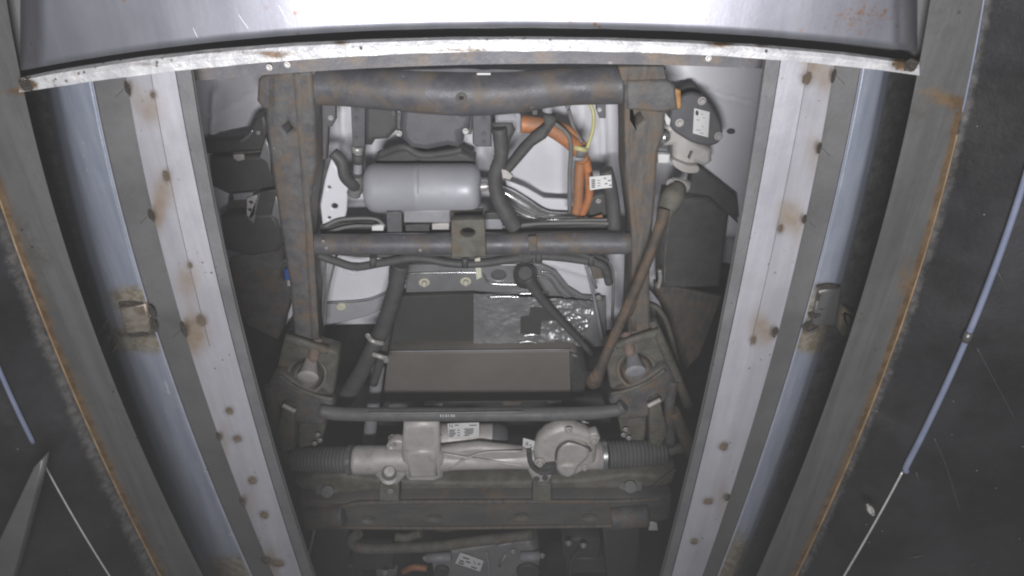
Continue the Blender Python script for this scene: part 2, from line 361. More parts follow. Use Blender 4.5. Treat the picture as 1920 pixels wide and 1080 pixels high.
def support_tube(D, G, side, label):
    sg = 1 if side == 'l' else -1
    root = empty('support_tube', P(D['r'][5][0], 600, ZT), label, 'steel tube', 'blue-grey support tubes behind the pale rails')
    off = lambda l, k: [(x+k*sg, y) for x, y in l]
    if side == 'l':
        ws = [(250,560,45,22,1),(235,635,45,22,1),(300,625,22,30,.6),(430,1075,50,30,1)]; bs = [(255,575,24,7,1),(290,598,10,22,1),(250,627,26,5,.9)]
    else:
        ws = [(1540,590,30,50,1),(1505,640,30,16,.8),(1370,1060,45,55,1)]; bs = [(1548,538,22,6,1),(1520,612,18,10,1),(1535,575,20,4,.6)]
    wear = lambda x, y: min(1, gauss(x, y, ws)); burn = lambda x, y: min(1, gauss(x, y, bs))
    d, r = D['d'], D['r']; mid = lambda f: [((np.polynomial.Polynomial.fit([p[1] for p in d],[p[0] for p in d],2)(y))*(1-f)+poly1(r,'y')(y)*f, y) for y in range(0,1200,100)]
    loft('body', [(off(d,1), ZT+.09), (off(d,0), ZT+.045), (mid(.1), ZT+.02), (mid(.3), ZT+.003), (mid(.7), ZT), (off(r,-3), ZT+.0), (off(r,1), ZT+.003), (off(r,4), ZT+.012), (off(r,4), ZT+.09)], -20, 1210, 220, 'tube', root, wear=wear, burn=burn, across=5, smooth=True)
    tb('ridge', [(poly1(r,'y')(y)-1*sg, y, ZT+.003) for y in range(-20,1210,40)], 2.6 if side == 'l' else 2.2, 'ridge', root, sides=10, sub=2)  # pale bead painted in as the highlight along the ridge
    loft('shaded_web', [(off(r,3), ZT+.008), (off(G['o'],9), ZT+.012), (off(G['o'],9), ZT+.05), (off(r,3), ZT+.05)], -20, 1210, 60, 'greyface', root)  # dark grey put into this face's colour for its shade
    return root
tl = support_tube(TU_L, RW_L, 'l', 'blue-grey steel support tube with a scorched square bracket patch, left of the truck')
tr = support_tube(TU_R, RW_R, 'r', 'darker blue-grey steel support tube with a rough welded bracket, right of the truck')
# welded-on brackets (parts of the tubes)
bp_ = pl('bracket_pad', [(222,578),(273,570),(281,622),(234,628)], ZT-.006, .012, 'cream', tl, bev=.004)
bp_.data.materials[0] = grime('scorched_bare_steel', (.17,.145,.105), (.27,.25,.215), (.09,.06,.04), .55, rough=.4, metal=.4, scale=35, bump=.3, stretch=(1,4,1))
pl('bracket_arm', [(214,578),(226,576),(236,628),(212,662),(196,668),(180,628)], ZT+.012, .03, 'olive', tl, holes=[[(200,630),(205,632),(197,655),(192,650)]], bev=.003)
for x, y, a, b in [(245,570,24,5),(285,585,6,14),(288,608,6,14),(258,627,22,4)]: spot(x, y, ZT-.004, a, b, tl, LUMPB, 'weld_bead', 1.2)
o = pl('bracket_pad', [(1535,545),(1578,540),(1570,612),(1520,612)], ZT-.006, .012, 'olive', tr, bev=.004); o.data.materials[0] = M['plate']
pl('bracket_arm', [(1582,580),(1602,590),(1598,628),(1580,632),(1572,618)], ZT+.012, .03, 'olive', tr, holes=[[(1584,594),(1588,594),(1596,606),(1592,610)]], bev=.003)
for x, y, a, b in [(1550,537,20,5),(1535,555,5,12),(1528,590,14,7),(1518,612,14,9),(1540,578,12,4)]: spot(x, y, ZT-.004, a, b, tr, LUMPB, 'weld_bead', 1.2)
LUMPR = [lump(1,1,.3,s+20) for s in range(2)]
for me in LUMPR: me.materials.append(M['ridge'])
for x, y, a, b in [(312,722,2.5,9),(316,735,3,5),(386,884,5,2.5),(432,1003,4,2.5),(157,291,1.2,3),(163,318,1,3.5)]: spot(x, y, ZT-.0003, a, b, tl, LUMPR, 'scuff', .12)
# broad side plates with rusted outer edge
def side_plate(D, side, label):
    sg = 1 if side == 'l' else -1
    off = lambda l, k: [(x+k*sg, y) for x, y in l]
    e = poly1(D['o'], 'y'); i = poly1(D['i'], 'y')
    def wear(x, y):
        w = 44 if side == 'l' else 36
        v = max(.95 if abs(x-e(y)) < 7 and y > 200 else 0, .62*max(0, 1-abs(x-e(y))/w)**.7*min(1, max(0, (y-150)/150)))
        if side == 'r': v = max(v, gauss(x, y, [(1780,190,40,10,.6),(1745,170,30,10,.55),(1700,530,22,60,.6),(1790,240,18,30,.6)]))
        else: v = max(v, gauss(x, y, [(45,168,30,6,.7),(290,1060,30,60,.35),(40,180,60,8,.4)]))
        return v
    o = loft('side_plate', [(D['i'], ZP), (off(D['o'],0), ZP), (off(D['o'],0), ZP+.02), (D['i'], ZP+.1)], -30, 1210, 240, 'plate', None, wear=wear, across=14)
    tb('plate_edge', [(e(y), y, ZP+.002) for y in range(-30,1210 if side == 'l' else 250,40)], 3, 'edge_rust' if side == 'l' else 'pipe', o)  # on the right, the pale upper bead stands in for an edge highlight
    if side == 'r': tb('plate_edge', [(e(y), y, ZP+.002) for y in range(250,1210,40)], 3, 'edge_rust', o)
    o['label'] = label; o['category'] = 'steel plate'; o['group'] = 'grey side plates along the pit'
side_plate(PL_L, 'l', 'broad grey steel plate with a long orange-rusted edge beside the left black pit panel')
side_plate(PL_R, 'r', 'broad grey steel plate with rust streaks from its top corner weld, right of the truck')
# black panels outside the plates
def wall_panel(lines, side, label, wearfn=None, z0=.76, z1=.70):
    o = loft('pit_panel', [(lines[0], z0), (lines[1], z1), (lines[1], z1+.03), (lines[0], z0+.03)], -40, 1210, 200, 'panel', None, across=16, wear=wearfn)
    o['label'] = label; o['category'] = 'panel'; o['group'] = 'black panels lining the pit'; return o
ln_L = [(-40,600),(0,690),(75,862),(140,968),(205,1080)]; ln_R = [(1985,100),(1913,360),(1873,457),(1827,613),(1780,713),(1700,880),(1647,967),(1583,1080)]
sh = lambda l, k: [(x+k, y) for x, y in l]
e = edge_near(sh(PL_L['o'],-14), 34); wall_panel((sh(PL_L['o'],3), ln_L), 'l', 'black panel with a mottled grey fringe under the rusted edge of the left plate', lambda x, y: e(x,y)*.75)
e2 = edge_near(sh(PL_R['o'],8), 22); wall_panel((sh(PL_R['o'],-3), ln_R), 'r', 'glossy black panel between the right side plate and the pale blue conduit', lambda x, y: e2(x,y)*.7)
wall_panel((sh(ln_L,3), sh(ln_L,-420)), 'l', 'black specked panel behind the grey flat bar in the lower left corner', None, .705, .64)
SCR = wall_panel((sh(ln_R,-3), sh(ln_R,420)), 'r', 'black specked panel outside the pale blue conduit on the right', None, .705, .64)
def tagt(o, label, cat, group=None):
    o['label'] = label; o['category'] = cat
    if group: o['group'] = group
    return o
# conduit along the right wall, thin seam trims
rp = poly1(ln_R, 'y')
cr = empty('conduit', P(1820,620,.69), 'pale blue conduit with a joint, running down the black wall right of the truck', 'pipe')
tb('pipe', [(rp(y), y, .695) for y in range(-20,626,60)]+[(rp(630),630,.695)], 6, 'pipe', cr)
tb('pipe', [(rp(y), y, .697) for y in range(634,880,40)]+[(1699,884,.697)], 5.6, 'pipe', cr)
tb('joint', [(rp(622),622,.694),(rp(640),640,.694)], 7.6, 'plate', cr)
o = tb('seam_strip', [(1930,150,.74),(1908,240,.74),(1888,315,.74),(1866,400,.74),(1842,500,.74)], 1.1, 'greyface'); tagt(o, 'faint thin strip just inside the top of the pale blue conduit', 'trim strip')
o = tb('seam_strip', [(rp(y)-2, y, .698) for y in range(885,1210,30)], 2.0, 'zinc'); tagt(o, 'thin bright metal strip running on from the lower end of the pale blue conduit', 'trim strip')
lp = poly1(ln_L, 'y')
o = tb('seam_strip', [(lp(y), y, .698) for y in range(-20,870,50)], 4.2, 'pipe'); tagt(o, 'dim blue seam strip on the black wall above the grey flat bar', 'trim strip')
o = tb('seam_strip', [(lp(y), y, .698) for y in range(866,1210,30)], 1.6, 'zinc'); tagt(o, 'thin bright metal strip below the end of the grey flat bar', 'trim strip')
o = pl('flat_bar', [(62,878),(78,864),(66,925),(36,1040),(10,1130),(-40,1250),(-90,1250),(-10,1030)], .63, .02, 'greyface'); tagt(o, 'grey flat bar slanting across the black panel in the lower left corner', 'bar')
o = pl('wall_bolt', ell(1638,966,7,6,16), .67, .02, 'zinc', bev=.008); tagt(o, 'small bright bolt on the black wall beside the thin strip', 'bolt')
for a in ([(1832,652,.698),(1868,720,.684),(1905,790,.676)], [(1752,822,.697),(1776,880,.69),(1800,960,.68)], [(1868,505,.698),(1890,545,.69)], [(1718,886,.698),(1727,912,.697)], [(1700,1048,.686),(1730,1042,.68)]):
    o = tb('scratch', a, .4, 'greyface', SCR, sides=5)
# cross beam and cover sheet
tt = [(50,143),(233,110),(417,93),(633,75),(940,68),(1280,77),(1547,93),(1723,117)]
tbm = [(43,172),(167,155),(363,128),(500,117),(640,108),(957,97),(1273,98),(1430,113),(1717,140)]
gp = [(53,130),(233,97),(433,77),(633,60),(840,52),(1040,50),(1280,58),(1480,72),(1710,95)]
mid = lambda a, b, f: [(x, poly1(a,'x',4)(x)*(1-f)+poly1(b,'x',4)(x)*f) for x in range(30,1740,60)]
cb = empty('cross_beam', P(900,90,.72), 'bright battered steel cross beam with rusty weld at its right end, below the shiny sheet', 'steel beam')
wv = lambda x, y: min(1, gauss(x, y, [(1695,118,22,14,1),(1350,82,26,7,.8),(1430,84,16,5,.7),(870,94,70,5,.6),(640,80,18,6,.7),(52,160,18,10,1),(520,106,30,6,.6),(400,98,160,4,.5),(250,120,80,6,.5)]))
loft('flange', [(tt, .722), (mid(tt,tbm,.2), .716), (mid(tt,tbm,.5), .714), (tbm, .716), (tbm, .74), (tt, .74)], 36, 1724, 260, 'cross', cb, axis='x', wear=wv, across=5, deg=4, smooth=False, wob=.35)
for x, y, a, b in [(48,158,12,14),(1708,122,14,13)]: spot(x, y, .714, a, b, cb, LUMPB, 'weld_bead', 1.)
lo = [(380,150),(500,141),(640,130),(900,121),(1280,123),(1430,129)]
o = loft('back_beam', [(mid(tt,tbm,.5), .90), (lo, .89), (lo, .95), (mid(tt,tbm,.5), .95)], 330, 1470, 80, 'slate', None, axis='x', across=3, deg=3)
tagt(o, 'grey rear beam with two bolt heads, showing just under the bright cross beam', 'steel beam')
for x, y in ((505,126),(539,121),(1328,109)): bolt(x, y, .89, 6, 'zinc', o)
o = loft('cover_sheet', [(sh(gp,0) and [(x, y-150) for x, y in gp], .70), (gp, .70), ([(x, y+.5) for x, y in gp], .703), ([(x, y-3) for x, y in gp], .72), ([(x, y-150) for x, y in gp], .716)], 38, 1720, 260, 'cover', None, axis='x', across=10, deg=4, smooth=True, zfn=lambda x, y: .05*(max(0, 1-min(x-36, 1722-x)/46)**2),
    wear=lambda x, y: min(1, gauss(x, y, [(1640,25,45,30,.34),(1570,60,40,20,.3),(1500,65,10,8,.5),(1270,15,30,25,.25),(1580,20,60,15,.2)])))
SHEET = o; tagt(o, 'shiny galvanised cover sheet with rust specks near its right end, above the cross beam', 'metal sheet')
o = loft('recess_liner', [([(x, y-190) for x, y in gp], .765), ([(x, y+26) for x, y in gp], .765), ([(x, y+26) for x, y in gp], .775), ([(x, y-190) for x, y in gp], .775)], -30, 1800, 60, 'greyface', None, axis='x', deg=4)
o['kind'] = 'structure'
for a in ([(447,27),(456,40),(466,54)], [(522,9),(531,26),(542,46)], [(362,52),(370,70)]):
    tb('scratch', [(x, y, .6998) for x, y in a], .35, 'labelw', SHEET, sides=5)
# rough pit wall in the gaps, dark surround
for k, (a, b) in enumerate(((PL_L['i'], TU_L['d']), (TU_R['d'], PL_R['i']))):
    o = loft('pit_wall', [(sh(a,-30), .925), (sh(b,30), .96), (sh(b,30), 1.05), (sh(a,-30), 1.05)], -40, 1210, 120, 'concrete', None, across=8); o['kind'] = 'structure'

# ================================================================== THE TRUCK
TK = empty('truck', P(960,540,1.4), 'dusty truck underside with silver tank, orange cable and cast steering rack, above the pit', 'truck')
g = lambda *p: [tuple(q) for q in p]
# --- dark underbody and pale floor pan
pl('underbody', [(150,40),(1760,40),(1760,1260),(150,1260)], 1.86, .03, 'void', TK)
def seg(px, py, l):
    d = 1e9
    for (x0,y0),(x1,y1) in zip(l[:-1], l[1:]):
        ux, uy = x1-x0, y1-y0; t = max(0, min(1, ((px-x0)*ux+(py-y0)*uy)/(ux*ux+uy*uy+1e-9)))
        d = min(d, math.hypot(px-x0-t*ux, py-y0-t*uy))
    return d
CRE = [([(370,212),(485,168)], 3, .006), ([(440,150),(438,215),(446,250)], 10, -.02), ([(1280,138),(1330,160),(1432,185)], 3, .006), ([(900,205),(925,280),(925,330)], 14, -.012), ([(1010,190),(1045,300),(1050,380)], 30, -.012),
       ([(640,180),(648,260),(640,320)], 5, -.012), ([(1125,180),(1132,300)], 6, -.012), ([(940,330),(985,350),(1020,370),(1070,374),(1130,374)], 4, -.016), ([(940,343),(985,364),(1020,384),(1130,386)], 5, -.012), ([(600,455),(760,460)], 8, .01), ([(1000,470),(1110,505)], 5, -.01)]
def panz(x, y):
    z = 1.71+.012*math.sin(x*.011)+.01*math.sin(y*.02)
    for l, w, a in CRE: z += 1.7*a*math.exp(-(seg(x, y, l)/w)**2)
    z -= .02/(1+math.exp(-(y-(350+max(0,(x-960))*.15))/6)) if x > 930 and y > 300 else 0
    r = math.hypot(x-665, (y-503)*1.2); z += -.012*math.exp(-((r-26)/6)**2)+.02*math.exp(-(r/12)**2)
    z -= (.1/(1+math.exp((x-470)/12))+.1/(1+math.exp((1235-x)/12)))/(1+math.exp((y-430)/10))
    if (x < 480 or x > 1230) and y > 430: z += .0016*(y-430)
    return z
nx, ny = 180, 90; vs = []; fs = []
for j in range(ny):
    for i in range(nx):
        x = 320+1160*i/(nx-1); y = 60+550*j/(ny-1)
        q = P(x, y, 1.71); q.z = panz(x, y); vs.append(q)
for j in range(ny-1):
    for i in range(nx-1): a = j*nx+i; fs.append((a, a+1, a+nx+1, a+nx))
link('floor_pan', mesh(vs, fs, True), 'white', TK)
pl('spot_hole_plug', ell(1371,247,8,5), 1.6, .004, 'rubber', TK)
# --- chassis rails
fr = pl('frame_rail', g((496,140),(497,230),(509,320),(527,440),(543,540),(553,660),(590,668),(582,560),(575,470),(578,400),(592,310),(590,220),(583,132)), 1.40, .12, 'dusty', TK, holes=[ell(538,240,11,12,4,.1)], bev=.008)
tb('pressed_ridge', [(556,136,1.402),(560,200,1.402),(568,300,1.402),(577,400,1.402),(584,500,1.402),(592,640,1.402)], 7, 'brown', fr, flat=.45, label='rust-brown pressed ridge along the rail')
pl('end_plate', g((483,150),(492,142),(520,140),(522,206),(494,206),(481,190)), 1.40, .03, 'dusty', fr, bev=.006)
pl('top_flange', g((500,123),(596,124),(590,140),(496,142)), 1.41, .05, 'dusty', fr)
fr2 = pl('frame_rail', g((1168,132),(1172,250),(1172,330),(1186,450),(1182,560),(1178,640),(1222,650),(1218,540),(1222,450),(1230,360),(1234,290),(1246,250),(1250,190),(1250,130)), 1.40, .12, 'brown', TK, holes=[ell(1198,223,11,13,4,.15)], bev=.008)
pl('end_plate', g((1176,152),(1250,150),(1266,160),(1272,206),(1240,212),(1176,206)), 1.392, .02, 'dusty', fr2, bev=.006, smooth=0)
pl('end_flange', g((1160,126),(1244,124),(1250,150),(1166,152)), 1.40, .05, 'brown', fr2)
pl('rust_patch', g((1266,168),(1277,170),(1278,204),(1268,206)), 1.395, .03, 'orangerust', fr2, bev=.004, label='fresh orange rust on the rail end')
pl('side_bracket', g((596,192),(628,192),(629,225),(622,238),(616,238),(612,300),(592,300)), 1.47, .02, 'motor', fr, bev=.003)
for x, y in ((620,221),): bolt(x, y, 1.47, 5, 'zinc', fr)
pl('side_bracket', g((1118,180),(1136,178),(1136,222),(1124,222),(1118,206)), 1.47, .02, 'motor', fr2); bolt(1124,206,1.47,4,'zinc',fr2)
tb('pressed_ridge', [(1176,160,1.402),(1178,300,1.402),(1190,450,1.402),(1188,620,1.402)], 6, 'brown', fr2, flat=.45)
for x, y, pr in ((538,240,fr),(1198,223,fr2)): pl('rail_hole_shade', ell(x,y,18,18), 1.46, .004, 'void', pr)  # dark discs added inside the holes to stand in for their shade
# --- crossmembers
c1 = tb('front_crossmember', [(570,160,1.45,36),(640,163,1.45,35),(740,168,1.45,39),(860,174,1.45,42),(960,172,1.45,40),(1060,162,1.45,35),(1200,158,1.45,36)], 33, 'slate', TK, sides=20, sub=8)
pl('rust_ring', ell(865,183,11,9), 1.45-.0495, .003, 'brown', c1); pl('hole_shade_disc', ell(865,184,5,4), 1.45-.0508, .003, 'void', c1)  # dark disc stands in for the shade inside the hole
pl('upper_strip', g((690,134),(860,128),(990,132),(860,146)), 1.44, .01, 'motor', c1)
pl('tag_strip', g((894,137),(920,137),(920,141),(894,141)), 1.375, .003, 'labelw', c1)
c2 = tb('middle_crossmember', [(575,458,1.43,20),(700,458,1.43,20),(880,458,1.43,20),(1040,456,1.43,21),(1195,456,1.43,21)], 20, 'slate', TK, sides=18)
pl('hanger_plate', g((846,414),(908,412),(912,482),(846,484)), 1.385, .03, 'olive', c2, holes=[ell(877,437,14,9)], bev=.003)
pl('rust_patch', g((990,445),(1006,444),(1008,470),(992,472)), 1.4, .01, 'brown', c2)
for x, y in ((606,452),(612,465),(788,469)): bolt(x, y, 1.402, 3, 'zinc', c2, 'rivet', 'round')
# --- air tank
tk = la('air_tank', (684,353,1.52), (902,353,1.52), [(0,8),(.004,22),(.015,34),(.04,42),(.08,45.5),(.12,46.5),(.44,46.5),(.445,47.2),(.49,47.2),(.495,46.5),(.88,46.5),(.93,45.5),(.97,41),(.99,32),(.998,20),(1,8)], 'tank', TK, n=48)
tb('seam_weld', [(783,308,1.5),(783,352,1.455),(783,398,1.5)], 1.1, 'tank', tk, sides=6)
la('fitting', (662,353,1.52), (686,353,1.52), [(0,11),(.3,11),(.32,7),(.7,7),(.72,10),(1,10)], 'zinc', tk); la('fitting', (900,350,1.52), (926,348,1.52), [(0,9),(.5,9),(.5,6),(1,6)], 'zinc', tk)
tb('strap', [(862,396,1.52),(866,410,1.5),(872,425,1.46)], 4, 'dusty', tk)
pl('tank_bracket', g((757,396),(843,394),(845,418),(757,418)), 1.47, .05, 'conn', tk, bev=.003)
pl('tank_bracket', g((724,398),(752,398),(754,436),(726,436)), 1.46, .03, 'motor', tk); pl('tank_bracket', g((844,398),(906,396),(906,414),(846,416)), 1.46, .02, 'olive', tk)
# --- bits between tank and crossmember
cl = pl('clip_rail', g((600,420),(700,416),(716,430),(760,436),(940,432),(1160,418),(1160,432),(600,440)), 1.5, .02, 'black', TK)
for x0,y0,x1,y1,m in ((697,424,719,433,'labelw'),(810,420,842,431,'alu'),(760,422,805,434,'rubber'),(906,412,942,430,'conn'),(908,400,938,412,'black')):
    pl('clip', g((x0,y0),(x1,y0-1),(x1,y1),(x0,y1)), 1.47, .015, m, cl)
for a in ([(608,425,1.48),(640,412,1.48),(700,410,1.48),(722,424,1.48)], [(612,436,1.48),(660,424,1.48),(722,424,1.48)], [(905,420,1.48),(960,425,1.48),(1060,414,1.48),(1150,412,1.48)], [(950,428,1.47),(1000,420,1.47),(1100,418,1.47),(1160,420,1.47)]):
    tb('brake_line', a, 3, 'greyrod', cl)
# white hinge bracket left of the tank
wb = pl('body_bracket', g((621,298),(640,330),(652,352),(650,395),(646,414),(604,422),(600,385),(608,340)), 1.5, .01, 'white', TK, holes=[ell(617,352,3,2.5,10),ell(627,387,6,5,12),ell(617,409,3,2.5,10)], bev=.004, label='white bracket with three holes')
tb('hose', [(624,286,1.47),(640,302,1.47),(646,330,1.47),(660,345,1.48),(668,350,1.5)], 11, 'rubber', TK)
tb('hose_joint', [(668,330,1.5),(668,350,1.5),(662,366,1.5)], 12, 'greyrod', TK, sides=9, ripple=.12)
tb('pipe', [(672,285,1.52),(671,310,1.52),(670,345,1.52)], 8.5, 'conn', TK)
pl('bracket', g((657,190),(684,190),(684,275),(661,275)), 1.5, .02, 'motor', TK)
for y in (205,222,258): bolt(668, y, 1.5, 5, 'motor', TK)
tb('pipe_clamp', [(670,274,1.52),(670,285,1.52)], 11, 'zinc', TK); tb('pipe_sleeve', [(671,288,1.52),(671,306,1.52)], 11, 'rubber', TK)
tb('wire', [(686,195,1.55),(684,260,1.55),(683,330,1.55)], 2, 'rubber', TK)
# --- black compressor body
cp = pl('compressor', g((753,185),(866,185),(868,210),(884,212),(880,245),(866,252),(868,272),(858,280),(840,276),(800,284),(770,280),(752,262),(748,240)), 1.45, .13, 'motor', TK, bev=.016, label='dull black compressor body')
pl('side_housing', g((684,196),(742,196),(750,250),(742,246),(726,262),(702,264),(696,274),(684,274)), 1.5, .12, 'black', cp, bev=.01)
pl('mounting_ear', g((744,196),(756,194),(758,210),(752,258),(744,252)), 1.47, .04, 'motor', cp); pl('mounting_ear', g((862,196),(886,198),(884,252),(868,254)), 1.47, .04, 'motor', cp)
for x, y in ((748,204),(748,250),(873,246),(872,205)): bolt(x, y, 1.455, 6, 'zinc', cp)
tb('pipe', [(712,290,1.55),(735,280,1.54),(760,276,1.53),(790,290,1.53),(840,286,1.53),(866,280,1.53)], 7, 'rubber', cp); tb('pipe', [(726,283,1.55),(752,278,1.54),(768,276,1.53)], 3.5, 'bright', cp)
pl('tank_shadow_slab', g((706,292),(760,280),(860,282),(892,296),(890,318),(700,322)), 1.57, .05, 'black', cp, bev=.01)  # last piece: dark slab added where the tank's soft shadow falls
br = pl('bracket', g((885,200),(921,198),(922,276),(894,276),(886,270)), 1.47, .02, 'motor', TK, bev=.004)
for y in (222,250,266): bolt(907, y, 1.47, 5, 'motor', br)
# --- connectors, orange cable, hoses
cn = pl('cable_connector', g((928,200),(968,196),(972,208),(966,215),(978,222),(978,246),(966,246),(960,232),(928,232)), 1.46, .06, 'conn', TK, bev=.008)
pl('cap', g((922,232),(960,230),(966,248),(950,280),(930,284),(924,268)), 1.47, .05, 'rubber', cn, bev=.01, smooth=0)
pl('latch', g((966,212),(976,214),(976,250),(968,250)), 1.455, .02, 'conn', cn)
oc = tb('orange_cable', [(972,232,1.5,16),(1000,234,1.5,16),(1030,240,1.5,15),(1058,258,1.5,14),(1082,278,1.51,14),(1094,300,1.52,12)], 15, 'orange', TK, sides=16, sub=8, ripple=.025)
tb('cable_strand', [(1090,296,1.53),(1086,330,1.53),(1084,380,1.53),(1080,400,1.53)], 9.5, 'orange2', oc); tb('cable_strand', [(1098,296,1.53),(1104,330,1.53),(1104,370,1.53),(1090,404,1.53)], 8, 'orange', oc)
tb('cable_strand', [(1080,410,1.5),(1100,413,1.5),(1130,405,1.5)], 4, 'orange2', oc)
tb('tape', [(1080,284,1.5),(1098,284,1.5)], 12, 'greyrod', oc); tb('tape', [(1076,276,1.49),(1100,282,1.49)], 5, 'yellow', oc); tb('tape', [(1072,296,1.5),(1094,298,1.5)], 5, 'conn', oc)
tb('cable_strand', [(1040,233,1.515),(1070,248,1.515),(1098,280,1.52)], 9, 'orange2', oc)
tb('grey_wire', [(1030,225,1.475),(1058,245,1.475),(1070,270,1.48),(1068,330,1.5),(1068,400,1.5)], 4, 'greyrod', TK); tb('grey_wire', [(1066,205,1.52),(1076,240,1.52),(1092,268,1.5)], 3.5, 'greyrod', TK)
tb('yellow_wire', [(1092,176,1.52),(1104,190,1.51),(1113,215,1.5),(1111,245,1.5),(1101,278,1.49)], 3.6, 'yellow', TK)
for x, y0, y1, r, z in ((1026,180,222,12,1.47),(1065,176,206,8,1.5)):
    pl('plug', g((x-r,y0),(x+r,y0),(x+r*.9,y1-12),(x+r*.55,y1),(x-r*.5,y1),(x-r*.8,y1-14)), z, .04, 'conn', TK, bev=.008)
pl('plug_post', g((996,186),(1008,186),(1008,216),(998,216)), 1.5, .03, 'motor', TK)
sl = pl('cable_sleeve', g((1018,216),(1042,220),(1044,232),(1024,262),(1002,276),(962,322),(948,336),(942,320),(976,276),(998,254),(1022,236)), 1.45, .035, 'rubber', TK, bev=.01, label='flat black sleeve across the orange cable')
pl('end_clip', g((940,318),(950,320),(962,330),(956,338),(942,334)), 1.44, .012, 'alu', sl)
tb('cable_bundle', [(936,240,1.46,14),(940,290,1.46,13),(928,330,1.46,13),(934,370,1.46,14),(952,405,1.46,16),(966,428,1.46,14)], 14, 'rubber', TK, sides=12, ripple=.06, sub=8)
pp = tb('metal_pipe', [(930,352,1.56,7),(955,366,1.56,12),(985,384,1.56,12),(1015,400,1.56,9),(1050,404,1.56,6),(1150,402,1.56,5)], 10, 'bright', TK, sides=16, sub=8); tb('metal_pipe', [(946,380,1.54),(970,396,1.54),(1000,408,1.54),(1060,412,1.54),(1150,410,1.54)], 5, 'bright', TK)
pl('cover_step', g((948,338),(985,352),(1020,372),(1068,374),(1068,398),(1030,396),(990,372),(950,352)), 1.6, .01, 'white', TK, bev=.004)
lb = pl('barcode_tag', g((1105,332),(1128,330),(1146,328),(1148,352),(1128,354),(1106,357)), 1.46, .004, 'labelw', TK, bev=.001, label='white folded tag with bar code')
for k in range(5): pl('print', g((1109,337+k*3.4),(1116,336.6+k*3.4),(1116,338.4+k*3.4),(1109,338.8+k*3.4)), 1.4585, .001, 'ink', lb, bev=0)
for k in range(3): pl('print', g((1120,338+k*5),(1126,337.5+k*5),(1126,339+k*5),(1120,339.5+k*5)), 1.4585, .001, 'conn', lb, bev=0)
for x, y in ((1132,334),(1140,338),(1134,344),(1142,347)): pl('print', g((x,y),(x+5,y-.4),(x+5,y+1.2),(x,y+1.6)), 1.4585, .001, 'ink', lb, bev=0)
tb('hose', [(1136,318,1.48),(1144,350,1.48),(1150,390,1.48),(1152,430,1.47)], 13, 'rubber', TK)
pl('bracket', g((1102,388),(1112,368),(1140,362),(1142,414),(1104,416)), 1.53, .03, 'black', TK, bev=.005); bolt(1122,377,1.53,5,'zinc',TK)
# --- harness below the middle crossmember
for a, r in (([(596,478,1.46),(630,490,1.46),(668,500,1.46),(720,492,1.46),(780,484,1.46),(850,494,1.46),(900,494,1.46),(960,486,1.46),(1010,480,1.46),(1080,486,1.46),(1130,498,1.46),(1142,530,1.48)],8),
             ([(640,474,1.48),(760,482,1.48),(880,484,1.48),(980,478,1.48),(1100,478,1.48),(1140,490,1.48)],5), ([(780,476,1.45),(900,478,1.45),(1020,472,1.45),(1100,480,1.45),(1138,508,1.46)],4)):
    tb('wiring_harness', a, r, 'rubber', TK, sub=8)
for x, y in ((700,490),(872,491),(1010,482),(1108,486)): tb('cable_clip', [(x,y-10,1.455),(x,y+8,1.455)], 7, 'rubber', TK, flat=1.4)
pl('yellow_tape', g((890,486),(900,484),(904,520),(893,526)), 1.455, .008, 'cream', TK); pl('junction_boss', ell(985,484,18,14), 1.45, .04, 'rubber', TK, bev=.01)
for a in ([(632,474,1.5),(612,560,1.5),(608,610,1.5)], [(612,476,1.5),(606,560,1.5),(602,640,1.5)]): tb('brake_line', a, 2.2, 'greyrod', TK)
cdt = tb('corrugated_conduit', [(752,496,1.5,15),(742,540,1.5,15),(730,580,1.5,15),(716,620,1.5,15),(700,650,1.5,14),(676,700,1.5,15),(640,760,1.5,16)], 15, 'rubber', TK, sub=10, ripple=.07, label='black corrugated conduit')
tb('corrugated_conduit', [(738,500,1.53),(734,560,1.53),(728,610,1.53),(718,660,1.53),(700,720,1.53)], 8, 'rubber', TK, sub=8, ripple=.07)
tb('hose_clamp', [(691,632,1.47),(700,640,1.46),(718,644,1.47)], 5, 'zinc', cdt); tb('hose_clamp', [(700,664,1.47),(712,668,1.46),(726,672,1.47)], 4.5, 'alu', cdt)
for x, y in ((690,629),(722,671),(724,676)): bolt(x, y, 1.46, 5, 'zinc', cdt, 'clamp_screw')
tb('hose', [(709,690,1.56),(703,740,1.56),(696,790,1.56),(692,830,1.56)], 12, 'conn', TK, label='pale hose')
# --- pale arch, heat shield, foil, covers, battery case
ar = pl('arch_panel', g((600,478),(748,486),(738,540),(712,556),(676,566),(600,572)), 1.63, .012, 'white', TK, bev=.004)
pl('arch_lip', g((600,570),(676,566),(712,556),(738,538),(726,574),(694,592),(655,602),(600,612)), 1.612, .012, 'tank', ar, bev=.004)
tb('bright_edge', [(604,569,1.608),(676,565,1.608),(712,555,1.608),(736,539,1.608)], 1.8, 'bright', ar)
pl('clip', ell(639,577,10,7), 1.6, .015, 'cream', ar, bev=.004)
pl('seal_ring', ell(665,505,22,12), 1.622, .006, 'white', ar, holes=[ell(665,505,10,6)], bev=.002)
hs = pl('heat_shield', g((764,497),(1010,495),(1042,510),(1066,540),(1092,556),(1136,560),(1136,650),(1090,652),(1030,600),(1000,560),(760,558)), 1.64, .012, 'shield', TK, holes=[ell(935,516,14,10)], bev=.003)
